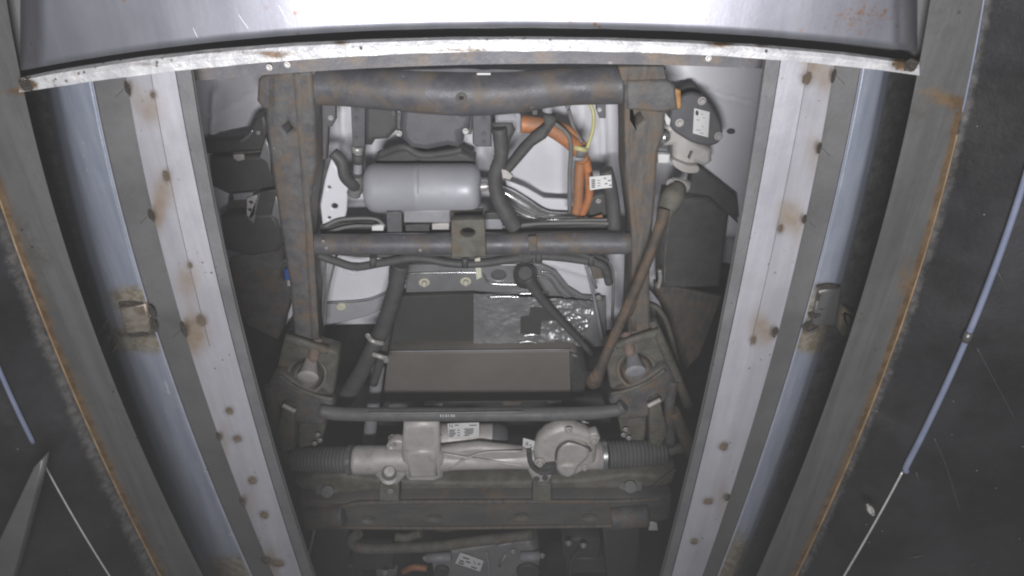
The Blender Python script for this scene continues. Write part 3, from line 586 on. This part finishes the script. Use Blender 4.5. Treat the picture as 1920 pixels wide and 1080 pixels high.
for a in ([(764,514,1.632),(800,512,1.632),(880,511,1.632),(905,514,1.632),(920,531,1.632),(980,534,1.632)], [(760,554,1.632),(820,552,1.632),(850,555,1.632),(1030,549,1.632)], [(1014,508,1.632),(1036,514,1.632),(1058,540,1.632),(1082,558,1.632),(1132,562,1.632)], [(1004,516,1.632),(1030,524,1.632),(1050,550,1.632),(1080,568,1.632)]):
    tb('rib', a, 2.2, 'bright', hs, sub=8)  # lighter metal on the ribs stands in for specular lines
for x, y in ((795,531),(873,529)):
    pl('plastic_clip', ell(x,y,11,8), 1.63, .01, 'cream', hs, bev=.004); pl('plastic_clip', ell(x,y+4,5,5), 1.615, .018, 'cream', hs, bev=.004)
bolt(1122, 558, 1.63, 5, 'zinc', hs); pl('hole_shade_disc', ell(935,514,17,12), 1.653, .004, 'motor', hs)  # dark disc added behind the hole so its inside reads as shaded
la('bulkhead_plug', (985,520,1.63), (985,512,1.56), [(0,22),(.5,22),(.8,19),(1,12)], 'rubber', TK)
tb('speed_cable', [(988,520,1.56,12),(1006,548,1.56,10),(1030,578,1.56,8),(1060,610,1.56,7),(1090,642,1.56,6),(1112,668,1.55,5)], 7, 'rubber', TK)
for a in ([(1098,494,1.6),(1110,540,1.6),(1122,600,1.6),(1130,640,1.6)], [(1104,500,1.6),(1118,540,1.6)]): tb('brake_line', a, 3, 'conn', TK)
tb('brake_line', [(1124,500,1.52),(1140,494,1.5),(1150,520,1.5),(1148,600,1.5)], 3, 'greyrod', TK); pl('line_clip', g((1108,498),(1134,496),(1134,522),(1112,524)), 1.55, .02, 'brown', TK)
# crinkled foil as a creased sheet
nx, ny = 150, 90; vs = []; fs = []
from mathutils import noise
def crk(x, y): return sum(a*abs(noise.noise(Vector((x*f+y*g_, y*f*1.3-x*g_, k*7.7)))) for k, (a, f, g_) in enumerate(((.016,.022,.01),(.012,.05,-.03),(.008,.1,.04))))
for j in range(ny):
    for i in range(nx):
        u, v = i/(nx-1), j/(ny-1); x = 888+u*(232-30*v); y = 551+v*103+u*16*(1-v)
        am = .25+.75*max(0, min(1, (x-985)/60)); q = P(x, y, 1.595); q.z += crk(x, y)*am*.75; vs.append(q)
for j in range(ny-1):
    for i in range(nx-1): a = j*nx+i; fs.append((a, a+1, a+nx+1, a+nx))
fo = link('foil_wrap', mesh(vs, fs, True), 'foil', TK, label='crinkled silver foil')
pl('black_patch', g((995,578),(1042,578),(1046,602),(1015,602),(1013,626),(976,626),(976,596),(992,594)), 1.588, .006, 'cover_black', fo); 
tb('foil_fold', [(980,630,1.59),(1000,627,1.59),(1014,630,1.59)], 2.5, 'bright', fo); tb('foil_fold', [(972,643,1.59),(990,640,1.59),(1008,643,1.59)], 2, 'bright', fo); tb('foil_fold', [(914,557,1.59),(950,556,1.59),(976,557,1.59)], 1.6, 'bright', fo)
pl('black_cover', g((746,556),(890,552),(892,658),(728,662)), 1.61, .02, 'cover_black', TK, bev=.003)
bt = pl('battery_case', g((728,660),(1072,656),(1092,670),(1090,716),(1078,752),(716,756)), 1.56, .12, 'battery', TK, bev=.008)
tb('edge_trim', [(730,659,1.558),(900,657,1.558),(1070,655,1.558)], 1.3, 'conn', bt)
pl('side_cap', g((1068,662),(1096,672),(1106,700),(1096,740),(1070,744)), 1.55, .06, 'black', bt, bev=.01)
for x, y in ((812,758),(746,762)): pl('tab', g((x-16,y-4),(x+18,y-4),(x+18,y+3),(x-18,y+3)), 1.55, .01, 'alu' if x > 800 else 'greyrod', bt)
pl('grubby_shelf', g((724,752),(1130,748),(1150,800),(700,800)), 1.66, .05, 'cover_black', TK, bev=.01)
for x, y, w in ((1000,745,22),(1040,752,16),(1080,742,18),(960,756,20)): pl('grime_tab', g((x-w,y-4),(x+w,y-6),(x+w-4,y+3),(x-w+3,y+5)), 1.6, .01, 'brown', TK)
# --- left outside: junction boxes, guard
jb = pl('junction_box', g((392,296),(500,292),(516,310),(516,356),(430,366),(396,350)), 1.52, .08, 'black', TK, bev=.008)
pl('junction_box', g((412,408),(510,400),(524,420),(530,452),(520,474),(470,482),(420,470)), 1.5, .09, 'black', TK, bev=.01)
pl('bracket', g((380,262),(460,258),(474,226),(496,212),(502,250),(496,285),(380,290)), 1.53, .06, 'black', TK, bev=.008); bolt(484,249,1.528,4,'zinc',TK)
tb('bracket_edge', [(452,266,1.52),(466,256,1.52),(474,244,1.52)], 3, 'bright', TK); tb('bracket_edge', [(438,286,1.52),(470,285,1.52),(500,282,1.52)], 2, 'brown', TK)
pl('clip', g((436,290),(456,290),(458,300),(446,303),(438,298)), 1.51, .01, 'alu', TK)
for pts in (g((498,258),(506,286),(508,330),(500,304),(486,296)), g((516,362),(524,396),(526,430),(520,412),(508,404)), g((484,362),(496,360),(488,380),(476,420),(464,410))):
    pl('foil_edge', pts, 1.49, .012, 'foil', TK)
pl('strap', g((488,360),(518,356),(508,402),(478,404)), 1.48, .012, 'black', TK)
pl('bracket', g((436,364),(474,362),(470,374),(438,376)), 1.5, .012, 'conn', TK); pl('bracket', g((462,372),(482,366),(478,402),(470,412),(462,404)), 1.49, .01, 'alu', TK, holes=[ell(470,380,4,3),ell(468,394,4,3)]); pl('box_recess', g((430,374),(464,374),(462,402),(426,404)), 1.55, .04, 'rubber', TK)
gd = pl('splash_guard', g((436,476),(536,472),(538,600),(520,640),(470,600),(452,560)), 1.62, .01, 'dusty', TK, tilt=(.5,0)); pl('splash_guard', g((450,560),(540,600),(536,690),(480,690)), 1.68, .02, 'void', TK)
pl('tip', g((552,552),(556,556),(548,592),(536,612),(540,590)), 1.55, .008, 'white', TK)
pl('blue_connector', g((533,506),(552,506),(552,526),(534,526)), 1.44, .03, 'blue', TK, label='small blue connector'); pl('connector_body', g((530,526),(550,526),(548,552),(528,550)), 1.45, .03, 'rubber', TK); pl('connector_cap', g((538,526),(549,526),(549,537),(538,537)), 1.44, .01, 'alu', TK); pl('connector_body', g((528,486),(540,490),(542,506),(530,506)), 1.46, .03, 'black', TK)
# --- right outside: oval cover, casting, box
sg_ = pl('gear_casting', g((1240,246),(1262,232),(1300,262),(1335,280),(1336,304),(1322,314),(1308,308),(1306,322),(1280,322),(1262,300),(1262,274),(1246,276)), 1.5, .07, 'alu', TK, bev=.01)
ov = pl('oval_cover', closed_smooth(g((1258,238),(1262,200),(1290,176),(1320,182),(1346,216),(1356,252),(1342,272),(1310,272),(1280,258)),4), 1.47, .02, 'motor', sg_, bev=.006, label='dark oval cover plate with white label')
for x, y in ((1316,189),(1274,230),(1347,255)): bolt(x, y, 1.47, 8, 'alu', ov, kind='round')
lv = pl('paper_label', g((1302,203),(1331,210),(1328,258),(1299,250)), 1.466, .003, 'labelw', ov, bev=.0005)
pl('print', ell(1307,212,3,5,10), 1.465, .0008, 'ink', sg_, bev=0)
for x, y, w in ((1314,213,4),(1318,220,4),(1306,224,6),(1316,236,3),(1305,243,9),(1312,249,7)): pl('print', g((x,y),(x+w,y+1),(x+w,y+2.2),(x,y+1.2)), 1.465, .0008, 'conn', sg_, bev=0)
pl('casting_rib', g((1290,296),(1296,284),(1299,285),(1293,300)), 1.492, .01, 'dusty', sg_, bev=.001)
pl('casting_collar', closed_smooth(g((1262,300),(1290,310),(1310,312),(1308,324),(1284,324),(1264,312)),3), 1.48, .03, 'alu', sg_)
la('stub_bolt', (1232,256,1.45), (1248,257,1.47), [(0,9),(.4,9),(.4,11),(1,11)], 'bright', sg_); pl('stub', g((1234,290),(1256,290),(1254,306),(1234,306)), 1.47, .03, 'labelw', sg_)
pl('dark_pad', g((1262,170),(1300,158),(1318,176),(1290,190),(1262,214)), 1.54, .03, 'rubber', TK, bev=.01)
pl('shim', g((1240,207),(1244,208),(1258,224),(1256,236),(1250,234)), 1.46, .01, 'labelw', TK)
bx = pl('side_box', g((1252,374),(1330,370),(1368,400),(1350,540),(1240,542),(1240,480)), 1.55, .1, 'rubber', TK, bev=.01); bolt(1329,377,1.55,4,'black',bx); tb('box_ridge', [(1258,392,1.545),(1248,470,1.545),(1246,535,1.545)], 2.5, 'dusty', bx)
pl('lower_guard', g((1230,540),(1345,540),(1310,660),(1270,720),(1236,610)), 1.62, .02, 'brown', TK, bev=.004, tilt=(-.4,.1))
pl('strut', g((1300,320),(1312,314),(1380,370),(1384,420),(1330,368),(1290,362)), 1.55, .03, 'rubber', TK)
pl('tip', g((1213,540),(1222,548),(1236,566),(1254,610),(1240,594),(1226,572),(1214,570)), 1.52, .008, 'conn', TK); tb('clip_wire', [(1237,506,1.5),(1238,522,1.5),(1234,540,1.5)], 4, 'zinc', TK)
tb('guard_edge', [(1216,570,1.5),(1234,580,1.5),(1252,610,1.5),(1272,690,1.48)], 5, 'olive', TK)
# --- rusty steering shaft
sf = tb('steering_shaft', [(1246,392,1.36,11),(1238,420,1.35,10),(1205,510,1.34,9.5),(1165,600,1.33,9.5),(1130,680,1.32,10),(1116,712,1.32,14)], 13, 'rustrod', TK, sides=16, label='rusty steering shaft')
tb('shaft_rod', [(1243,425,1.37),(1222,480,1.36),(1196,545,1.36),(1180,590,1.35)], 6, 'rustrod', sf)
tb('boot', [(1272,350,1.42,16),(1262,368,1.40,22),(1252,388,1.385,19),(1246,404,1.37,13)], 18, 'olive', sf, sides=16); tb('ball_joint', [(1258,344,1.43),(1290,350,1.43)], 12, 'alu', sf); la('joint_nut', (1256,342,1.42), (1266,352,1.43), [(0,8),(.5,9),(1,9)], 'alu', sf, n=8)
la('end_joint', (1112,716,1.36), (1116,706,1.31), [(0,14),(.4,17),(.8,15),(1,9)], 'rustrod', sf, n=16)
# --- stabiliser bar
sb = tb('stabiliser_bar', [(600,770,1.34,12),(640,776,1.34,13),(760,777,1.34,13),(900,777,1.34,13),(1060,776,1.34,13),(1150,770,1.34,12),(1170,760,1.34,12)], 13, 'bellow', TK, sides=16)
tb('paint_line', [(688,774,1.323),(800,774,1.323),(980,772,1.323)], .9, 'conn', sb, sides=6)
for k, w in enumerate((4,3,4,3,5,4)): pl('paint_mark', g((825+k*5,777),(825+k*5+w-1,777),(825+k*5+w-1,782),(825+k*5,782)), 1.321, .001, 'whiteink', sb, bev=0)
# --- body mounts
def mount(cx, cy, s, mp, m2):
    X = lambda x, y: (cx+s*x, cy+y)
    r = pl('body_mount', [X(*q) for q in ((-42,-72),(56,-42),(58,-30),(50,32),(40,44),(-52,0),(-56,-18))], 1.39, .05, mp, TK, holes=[ell(cx,cy,36,29,24)], bev=.006)
    pl('top_lip', [X(*q) for q in ((-42,-74),(40,-46),(36,-36),(-40,-60))], 1.37, .02, mp, r, bev=.006)
    la('rubber_cup', (*X(0,-6),1.45), (*X(0,0),1.385), [(0,40),(.3,40),(.6,37),(1,35),(1,30),(.75,27),(.75,20)], m2, r, n=32)
    la('washer', (*X(-1,-2),1.42), (*X(-1,2),1.38), [(0,28),(.6,28),(.9,25),(1,21)], m2, r, n=28)
    la('bushing', (*X(9,-34),1.41), (*X(1,6),1.345), [(0,10),(.3,12),(.6,15),(.95,19),(1,16),(1,8)], 'conn' if s < 0 else 'alu', r, n=24)
    la('mount_bolt', (*X(18,-64),1.41), (*X(11,-26),1.352), [(0,11),(.7,10),(.9,9),(1,6)], 'pinkrust', r, n=14)
    pl('lower_bracket', [X(*q) for q in ((-62,-2),(-50,-4),(40,48),(50,62),(32,96),(-20,92),(-62,54),(-76,24))], 1.36, .05, 'dusty', r, bev=.01)
    tb('lip_edge', [(*X(-54,0),1.355),(*X(-20,24),1.355),(*X(20,40),1.355),(*X(48,46),1.355)], 4, mp, r)
    pl('gusset', [X(*q) for q in ((-44,58),(-26,66),(-24,140),(-46,146),(-60,120))], 1.33, .06, mp, r, bev=.006)
    pl('gusset', [X(*q) for q in ((-26,62),(34,92),(26,130),(-16,140))], 1.40, .06, mp, r, bev=.008)
    tb('fin', [(*X(-46,56),1.325),(*X(-34,62),1.325),(*X(-22,68),1.325)], 4.5, 'alu', r)
    tb('arm', [(*X(-70,20),1.37),(*X(-62,70),1.36),(*X(-64,140),1.36)], 10, 'dusty', r)
    for x, y in ((20,112),(24,122),(14,128)): bolt(*X(x,y), 1.38, 5, 'zinc', r)
mount(576, 703, 1, 'olive', 'olive'); mount(1193, 693, -1, 'olive', 'brown')
tb('tie_strut', [(1222,600,1.4),(1262,690,1.38),(1290,760,1.37)], 9, 'olive', TK); tb('tie_strut', [(1262,770,1.36),(1284,820,1.36),(1296,850,1.36)], 12, 'brown', TK)
# --- steering rack
zr = 1.37
sr = tb('steering_rack', [(664,862,zr,27),(700,862,zr,27),(716,860,zr,25),(770,860,zr,25),(830,862,zr,22),(860,862,zr,19),(960,860,zr,19),(1000,858,zr,22),(1030,857,zr,24),(1128,853,zr,27)], 24, 'alu', TK, sides=24, sub=6, label='pale cast aluminium steering rack')
pl('gear_block', g((756,796),(822,794),(824,850),(832,858),(832,898),(816,906),(762,906),(752,880),(752,846)), 1.335, .045, 'alu', sr, bev=.014)
pl('block_boss', g((760,848),(816,846),(820,896),(766,898)), 1.325, .03, 'alu', sr, bev=.01)
pl('web', g((820,846),(900,838),(1000,848),(1004,876),(900,876),(824,882)), 1.35, .03, 'alu', sr, bev=.01)
tb('rib', [(830,850,1.343),(900,862,1.343),(1000,876,1.343)], 2.5, 'alu', sr); tb('rib', [(840,878,1.343),(900,850,1.343),(980,846,1.343)], 2.5, 'alu', sr)
pl('ear', g((722,846),(728,830),(742,826),(762,830),(764,846)), 1.35, .03, 'alu', sr, holes=[ell(735,836,6,4,14)], bev=.006)
pl('foot', g((694,884),(770,880),(752,904),(746,912),(718,912),(706,898)), 1.34, .05, 'alu', sr, bev=.01); la('foot_bush', (730,890,1.36), (730,884,1.315), [(0,20),(.4,20),(.45,14),(.85,13),(1,9)], 'zinc', sr, n=18)
pl('foot', g((984,870),(1008,862),(1024,886),(1036,892),(1030,906),(1000,908),(992,890)), 1.34, .05, 'alu', sr, bev=.01); bolt(1006,898,1.335,6,'dusty',sr); bolt(1022,896,1.335,6,'dusty',sr)
gh = [(1002,868),(1000,846),(1008,826),(1024,812),(1052,802),(1072,802),(1100,812),(1112,822),(1118,836),(1120,870),(1096,886),(1078,896),(1052,894),(1040,880),(1018,878)]
pl('gear_housing', gh, 1.33, .045, 'alu', sr, bev=.014)
pl('housing_cover', closed_smooth(g((1044,856),(1050,838),(1068,830),(1098,836),(1106,854),(1092,872),(1078,882),(1062,886),(1044,876)),4), 1.312, .03, 'alu', sr, bev=.01)
pl('cover_foot', closed_smooth(g((1046,874),(1082,872),(1080,890),(1064,898),(1048,890)),3), 1.305, .03, 'alu', sr, bev=.01)
tb('joint_line', [(1042,862,1.316),(1046,842,1.316),(1066,828,1.316),(1100,838,1.316),(1108,846,1.316)], 2.2, 'dusty', sr)
for x, y, rr in ((1066,806,8),(1012,866,10),(1114,824,9),(1096,876,7)): bolt(x, y, 1.326, rr, 'alu', sr)
pl('ear', g((1104,816),(1118,812),(1126,822),(1120,834),(1106,834)), 1.325, .03, 'alu', sr, holes=[ell(1116,822,4,3,10)], bev=.004)
def bel(a, b, r0, r1, n):
    pr = []
    for i in range(n):
        f0 = i/n; r = r0+(r1-r0)*f0**2.2; pr += [(f0, r*.9), (f0+.45/n, r)]
    return pr+[(1, r1*.8)]
la('bellows', (655,862,zr), (548,862,zr+.01), bel(0,0,25,20,16), 'bellow', sr, n=28); la('bellows', (1140,853,zr), (1250,848,zr+.01), bel(0,0,27,21,15), 'bellow', sr, n=28)
la('clamp_band', (661,862,zr), (653,862,zr), [(0,25),(.1,28.5),(.9,28.5),(1,25)], 'bright', sr, n=32); la('clamp_band', (1127,853,zr), (1137,853,zr), [(0,26),(.1,29.5),(.9,29.5),(1,26)], 'bright', sr, n=32)
tb('tie_rod', [(550,862,1.38),(530,856,1.38),(505,850,1.39)], 10, 'olive', sr); tb('tie_rod', [(1246,848,1.38),(1266,842,1.38),(1296,836,1.39)], 10, 'olive', sr)
mo = tb('steering_motor', [(816,824,1.44),(850,824,1.44),(905,824,1.44),(925,824,1.44)], 30, 'alu', sr, sides=24, label='steering motor with white label'); la('motor_cap', (924,824,1.44), (952,824,1.44), [(0,30),(.4,30),(.8,26),(1,20)], 'motor', sr)
lm = pl('paper_label', g((839,795),(898,793),(899,819),(841,823)), 1.398, .003, 'labelw', sr, bev=.0005, label='white printed label')
def txt(s, px, py, z, h, parent, name='print', mat='ink', rot=0):
    cu = bpy.data.curves.new('t', 'FONT'); cu.body = s; cu.size = h*sc(py, z)*1.35; ob = bpy.data.objects.new('t', cu); C.objects.link(ob)
    dg = bpy.context.evaluated_depsgraph_get(); me = bpy.data.meshes.new_from_object(ob.evaluated_get(dg)); bpy.data.objects.remove(ob)
    q = P(px, py, z); me.transform(Matrix.Translation(q) @ Matrix.Rotation(rot,4,'Z') @ Matrix.Diagonal((1,-F/zc(py),1,1)))
    return link(name, me, mat, parent)
txt('N', 842, 802, 1.3965, 7, sr)
for x, y, w in ((842,806,12),(842,809,10),(842,812,13),(842,815,11),(842,818,8),(858,806,4),(858,811,4),(858,816,4),(870,804,18),(872,807,16),(870,810,18),(872,813,14),(870,816,10),(880,797,14),(852,797,8)):
    pl('print', g((x,y),(x+w,y-.3),(x+w,y+1),(x,y+1.3)), 1.3965, .0006, 'ink', sr, bev=0)
bolt(822, 819, 1.40, 6, 'cream', sr, 'plug', 'round')
tg = pl('tag', g((981,822),(1003,828),(1000,845),(980,837)), 1.32, .003, 'labelw', sr, bev=.0005); txt('R', 984, 836, 1.3185, 8, sr, rot=.2)
for x, y in ((992,834),(994,838)): pl('print', g((x,y),(x+5,y+1),(x+5,y+2),(x,y+1)), 1.3185, .0006, 'ink', sr, bev=0)
tb('sensor_lead', [(992,842,1.315),(994,866,1.315),(1004,880,1.315),(1016,886,1.315),(1034,884,1.315)], 4.5, 'rubber', sr); pl('sensor_plug', g((1010,878),(1042,874),(1044,890),(1012,892)), 1.31, .02, 'rubber', sr)
tb('breather', [(1106,800,1.36),(1102,815,1.35),(1098,825,1.34)], 1.5, 'bright', sr); tb('breather', [(1090,790,1.38),(1104,793,1.38)], 2, 'zinc', sr)
# --- front subframe
sfm = pl('front_subframe', g((552,905),(590,894),(640,890),(700,900),(900,906),(1100,900),(1180,888),(1225,892),(1268,882),(1262,905),(1220,925),(1150,938),(960,940),(700,940),(640,946),(575,930)), 1.42, .07, 'sub', TK, bev=.01)
lob = pl('lower_beam', g((560,938),(640,944),(700,938),(960,936),(1150,936),(1260,930),(1256,975),(1200,990),(1000,990),(800,994),(660,996),(570,980)), 1.375, .09, 'dusty', sfm, holes=[ell(x,y,10,4,12) for x, y in ((690,975),(815,972),(978,969),(1105,970))], bev=.01)
TKm = grime('dark_rusty_beam', (.095,.095,.095), (.145,.138,.125), (.2,.14,.09), .48, rough=.65, scale=12, bump=.3, dscale=9, stretch=(.6,2,1)); lob.data.materials[0] = TKm
for x, y in ((690,975),(815,972),(978,969),(1105,970)): pl('slot_shade_disc', ell(x,y-3,22,9), 1.40, .004, 'void', sfm)  # dark discs painted in as the shadow within the slots
tb('top_bead', [(566,944,1.38),(640,949,1.372),(700,942,1.37),(960,940,1.37),(1150,940,1.37),(1250,934,1.38)], 4.5, 'brown', sfm)
tb('bottom_bead', [(600,988,1.375),(800,990,1.37),(1000,988,1.37),(1200,985,1.375)], 3.5, 'brown', sfm)
for x0, x1 in ((712,746),(1000,1032)):
    pl('rack_bracket', g((x0,908),(x1,908),(x1+3,940),(x0-2,940)), 1.36, .05, 'sub', sfm, bev=.004)
bolt(732,921,1.36,6,'zinc',sfm)
for x, y in ((614,920),(1182,911)): la('body_bolt', (x,y-2,1.43), (x,y+2,1.395), [(0,22),(.4,21),(.5,12),(1,11),(1,6)], 'greyrod', sfm, n=20)
tb('edge_flange', [(572,930,1.41),(600,940,1.41),(650,944,1.41),(712,938,1.41)], 3, 'sub', sfm); tb('edge_flange', [(1040,938,1.41),(1150,938,1.41),(1205,928,1.41),(1240,900,1.41),(1266,880,1.41)], 3, 'brown', sfm)
for x, y in ((858,922),(850,931)): pl('drain_hole', ell(x,y,5,2.5,10), 1.417, .003, 'void', sfm)
for x in (1,-1):
    cx = 612 if x > 0 else 1180
    tb('bushing', [(cx-34,972,1.36),(cx,968,1.36),(cx+34,966,1.36)], 22, 'dusty', sfm, sides=18)
# --- lower arms and things in the dark at the bottom
pl('lower_arm', g((594,986),(650,990),(656,1040),(640,1110),(600,1110),(588,1040)), 1.40, .06, 'cover_black', TK, bev=.012); pl('lower_arm', g((1130,990),(1200,985),(1200,1040),(1190,1110),(1140,1110)), 1.40, .06, 'cover_black', TK, bev=.012)
tb('brace_tube', [(672,1000,1.38),(660,1012,1.38),(672,1026,1.38),(720,1028,1.38),(820,1024,1.38),(880,1016,1.38),(1000,1002,1.38)], 10, 'olive', TK)
tb('brace_tube', [(790,1000,1.4),(760,1008,1.4),(740,1006,1.4)], 8, 'olive', TK)
gb = pl('gearbox', g((806,1044),(832,1036),(880,1028),(950,1012),(986,1014),(1010,1040),(1012,1062),(1000,1120),(820,1120)), 1.42, .12, 'alu', TK, bev=.014, label='pale gearbox casting'); gb.data.materials[0] = grime('dull_cast_housing', (.24,.24,.24), (.3,.3,.3), (.2,.19,.17), .3, rough=.5, metal=.2, scale=18, bump=.3)
tb('output_tube', [(800,1046,1.4),(846,1044,1.4)], 9, 'conn', gb); tb('output_tube', [(976,1044,1.4),(1012,1042,1.4)], 9, 'conn', gb)
lg = pl('paper_label', g((863,1037),(907,1052),(900,1072),(853,1056)), 1.41, .003, 'labelw', gb, bev=.0005)
for x, y, w in ((868,1044,12),(862,1050,8),(860,1054,10),(874,1052,8),(888,1052,2),(890,1056,2),(896,1056,5),(884,1062,10)): pl('print', g((x,y),(x+w,y+w*.33),(x+w-.5,y+w*.33+2),(x-.5,y+2)), 1.4085, .0006, 'ink', gb, bev=0)
for a in ([(912,1036,1.41),(916,1056,1.41),(918,1085,1.41)], [(948,1040,1.41),(936,1062,1.41)], [(930,1024,1.41),(960,1018,1.41)]): tb('rib', a, 2.5, 'conn', gb)
for x, y in ((798,1046),(1016,1041),(990,1016),(962,1033)): bolt(x, y, 1.41, 6, 'zinc', gb)
for x, y, rx, ry in ((828,1075,14,10),(990,1075,22,14)): pl('port', ell(x,y,rx,ry), 1.405, .02, 'black', gb, bev=.004)
tb('orange_lead', [(756,1072,1.5),(774,1064,1.48),(800,1066,1.48)], 6, 'orange2', TK)
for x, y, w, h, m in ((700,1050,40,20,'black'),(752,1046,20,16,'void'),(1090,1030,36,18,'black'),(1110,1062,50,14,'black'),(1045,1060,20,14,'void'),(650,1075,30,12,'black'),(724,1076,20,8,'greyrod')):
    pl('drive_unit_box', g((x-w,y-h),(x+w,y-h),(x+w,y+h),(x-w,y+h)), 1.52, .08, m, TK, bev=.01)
for x, y in ((722,1073),(1175,1053),(1066,1018),(1155,1012),(1094,1022)): bolt(x, y, 1.46, 6, 'zinc', TK)
tb('cable', [(1068,1080,1.5),(1072,1050,1.5),(1094,1022,1.5)], 3, 'rubber', TK)
pl('foil_tab', g((1216,984),(1220,980),(1232,982),(1234,995),(1216,995)), 1.36, .008, 'labelw', TK); tb('clip_wire', [(590,992,1.34),(586,1012,1.34),(580,1038,1.34)], 2, 'alu', TK)

# ------------------------------------------------------------------ dusty air in the pit
bm = bmesh.new(); bmesh.ops.create_cube(bm, size=1)
for v in bm.verts: v.co = (v.co.x*4.4, 1.2+v.co.y*5.6, .55+v.co.z*3.3)
me = bpy.data.meshes.new('haze'); bm.to_mesh(me); bm.free()
hz = bpy.data.objects.new('haze', me); C.objects.link(hz); hz['kind'] = 'stuff'
hm = bpy.data.materials.new('haze'); hm.use_nodes = True; nt = hm.node_tree; nt.nodes.remove(nt.nodes['Principled BSDF'])
pv = nt.nodes.new('ShaderNodeVolumePrincipled'); pv.inputs['Density'].default_value = .0175; pv.inputs['Color'].default_value = (.9,.9,.88,1)
nt.links.new(pv.outputs[0], nt.nodes['Material Output'].inputs['Volume']); me.materials.append(hm)
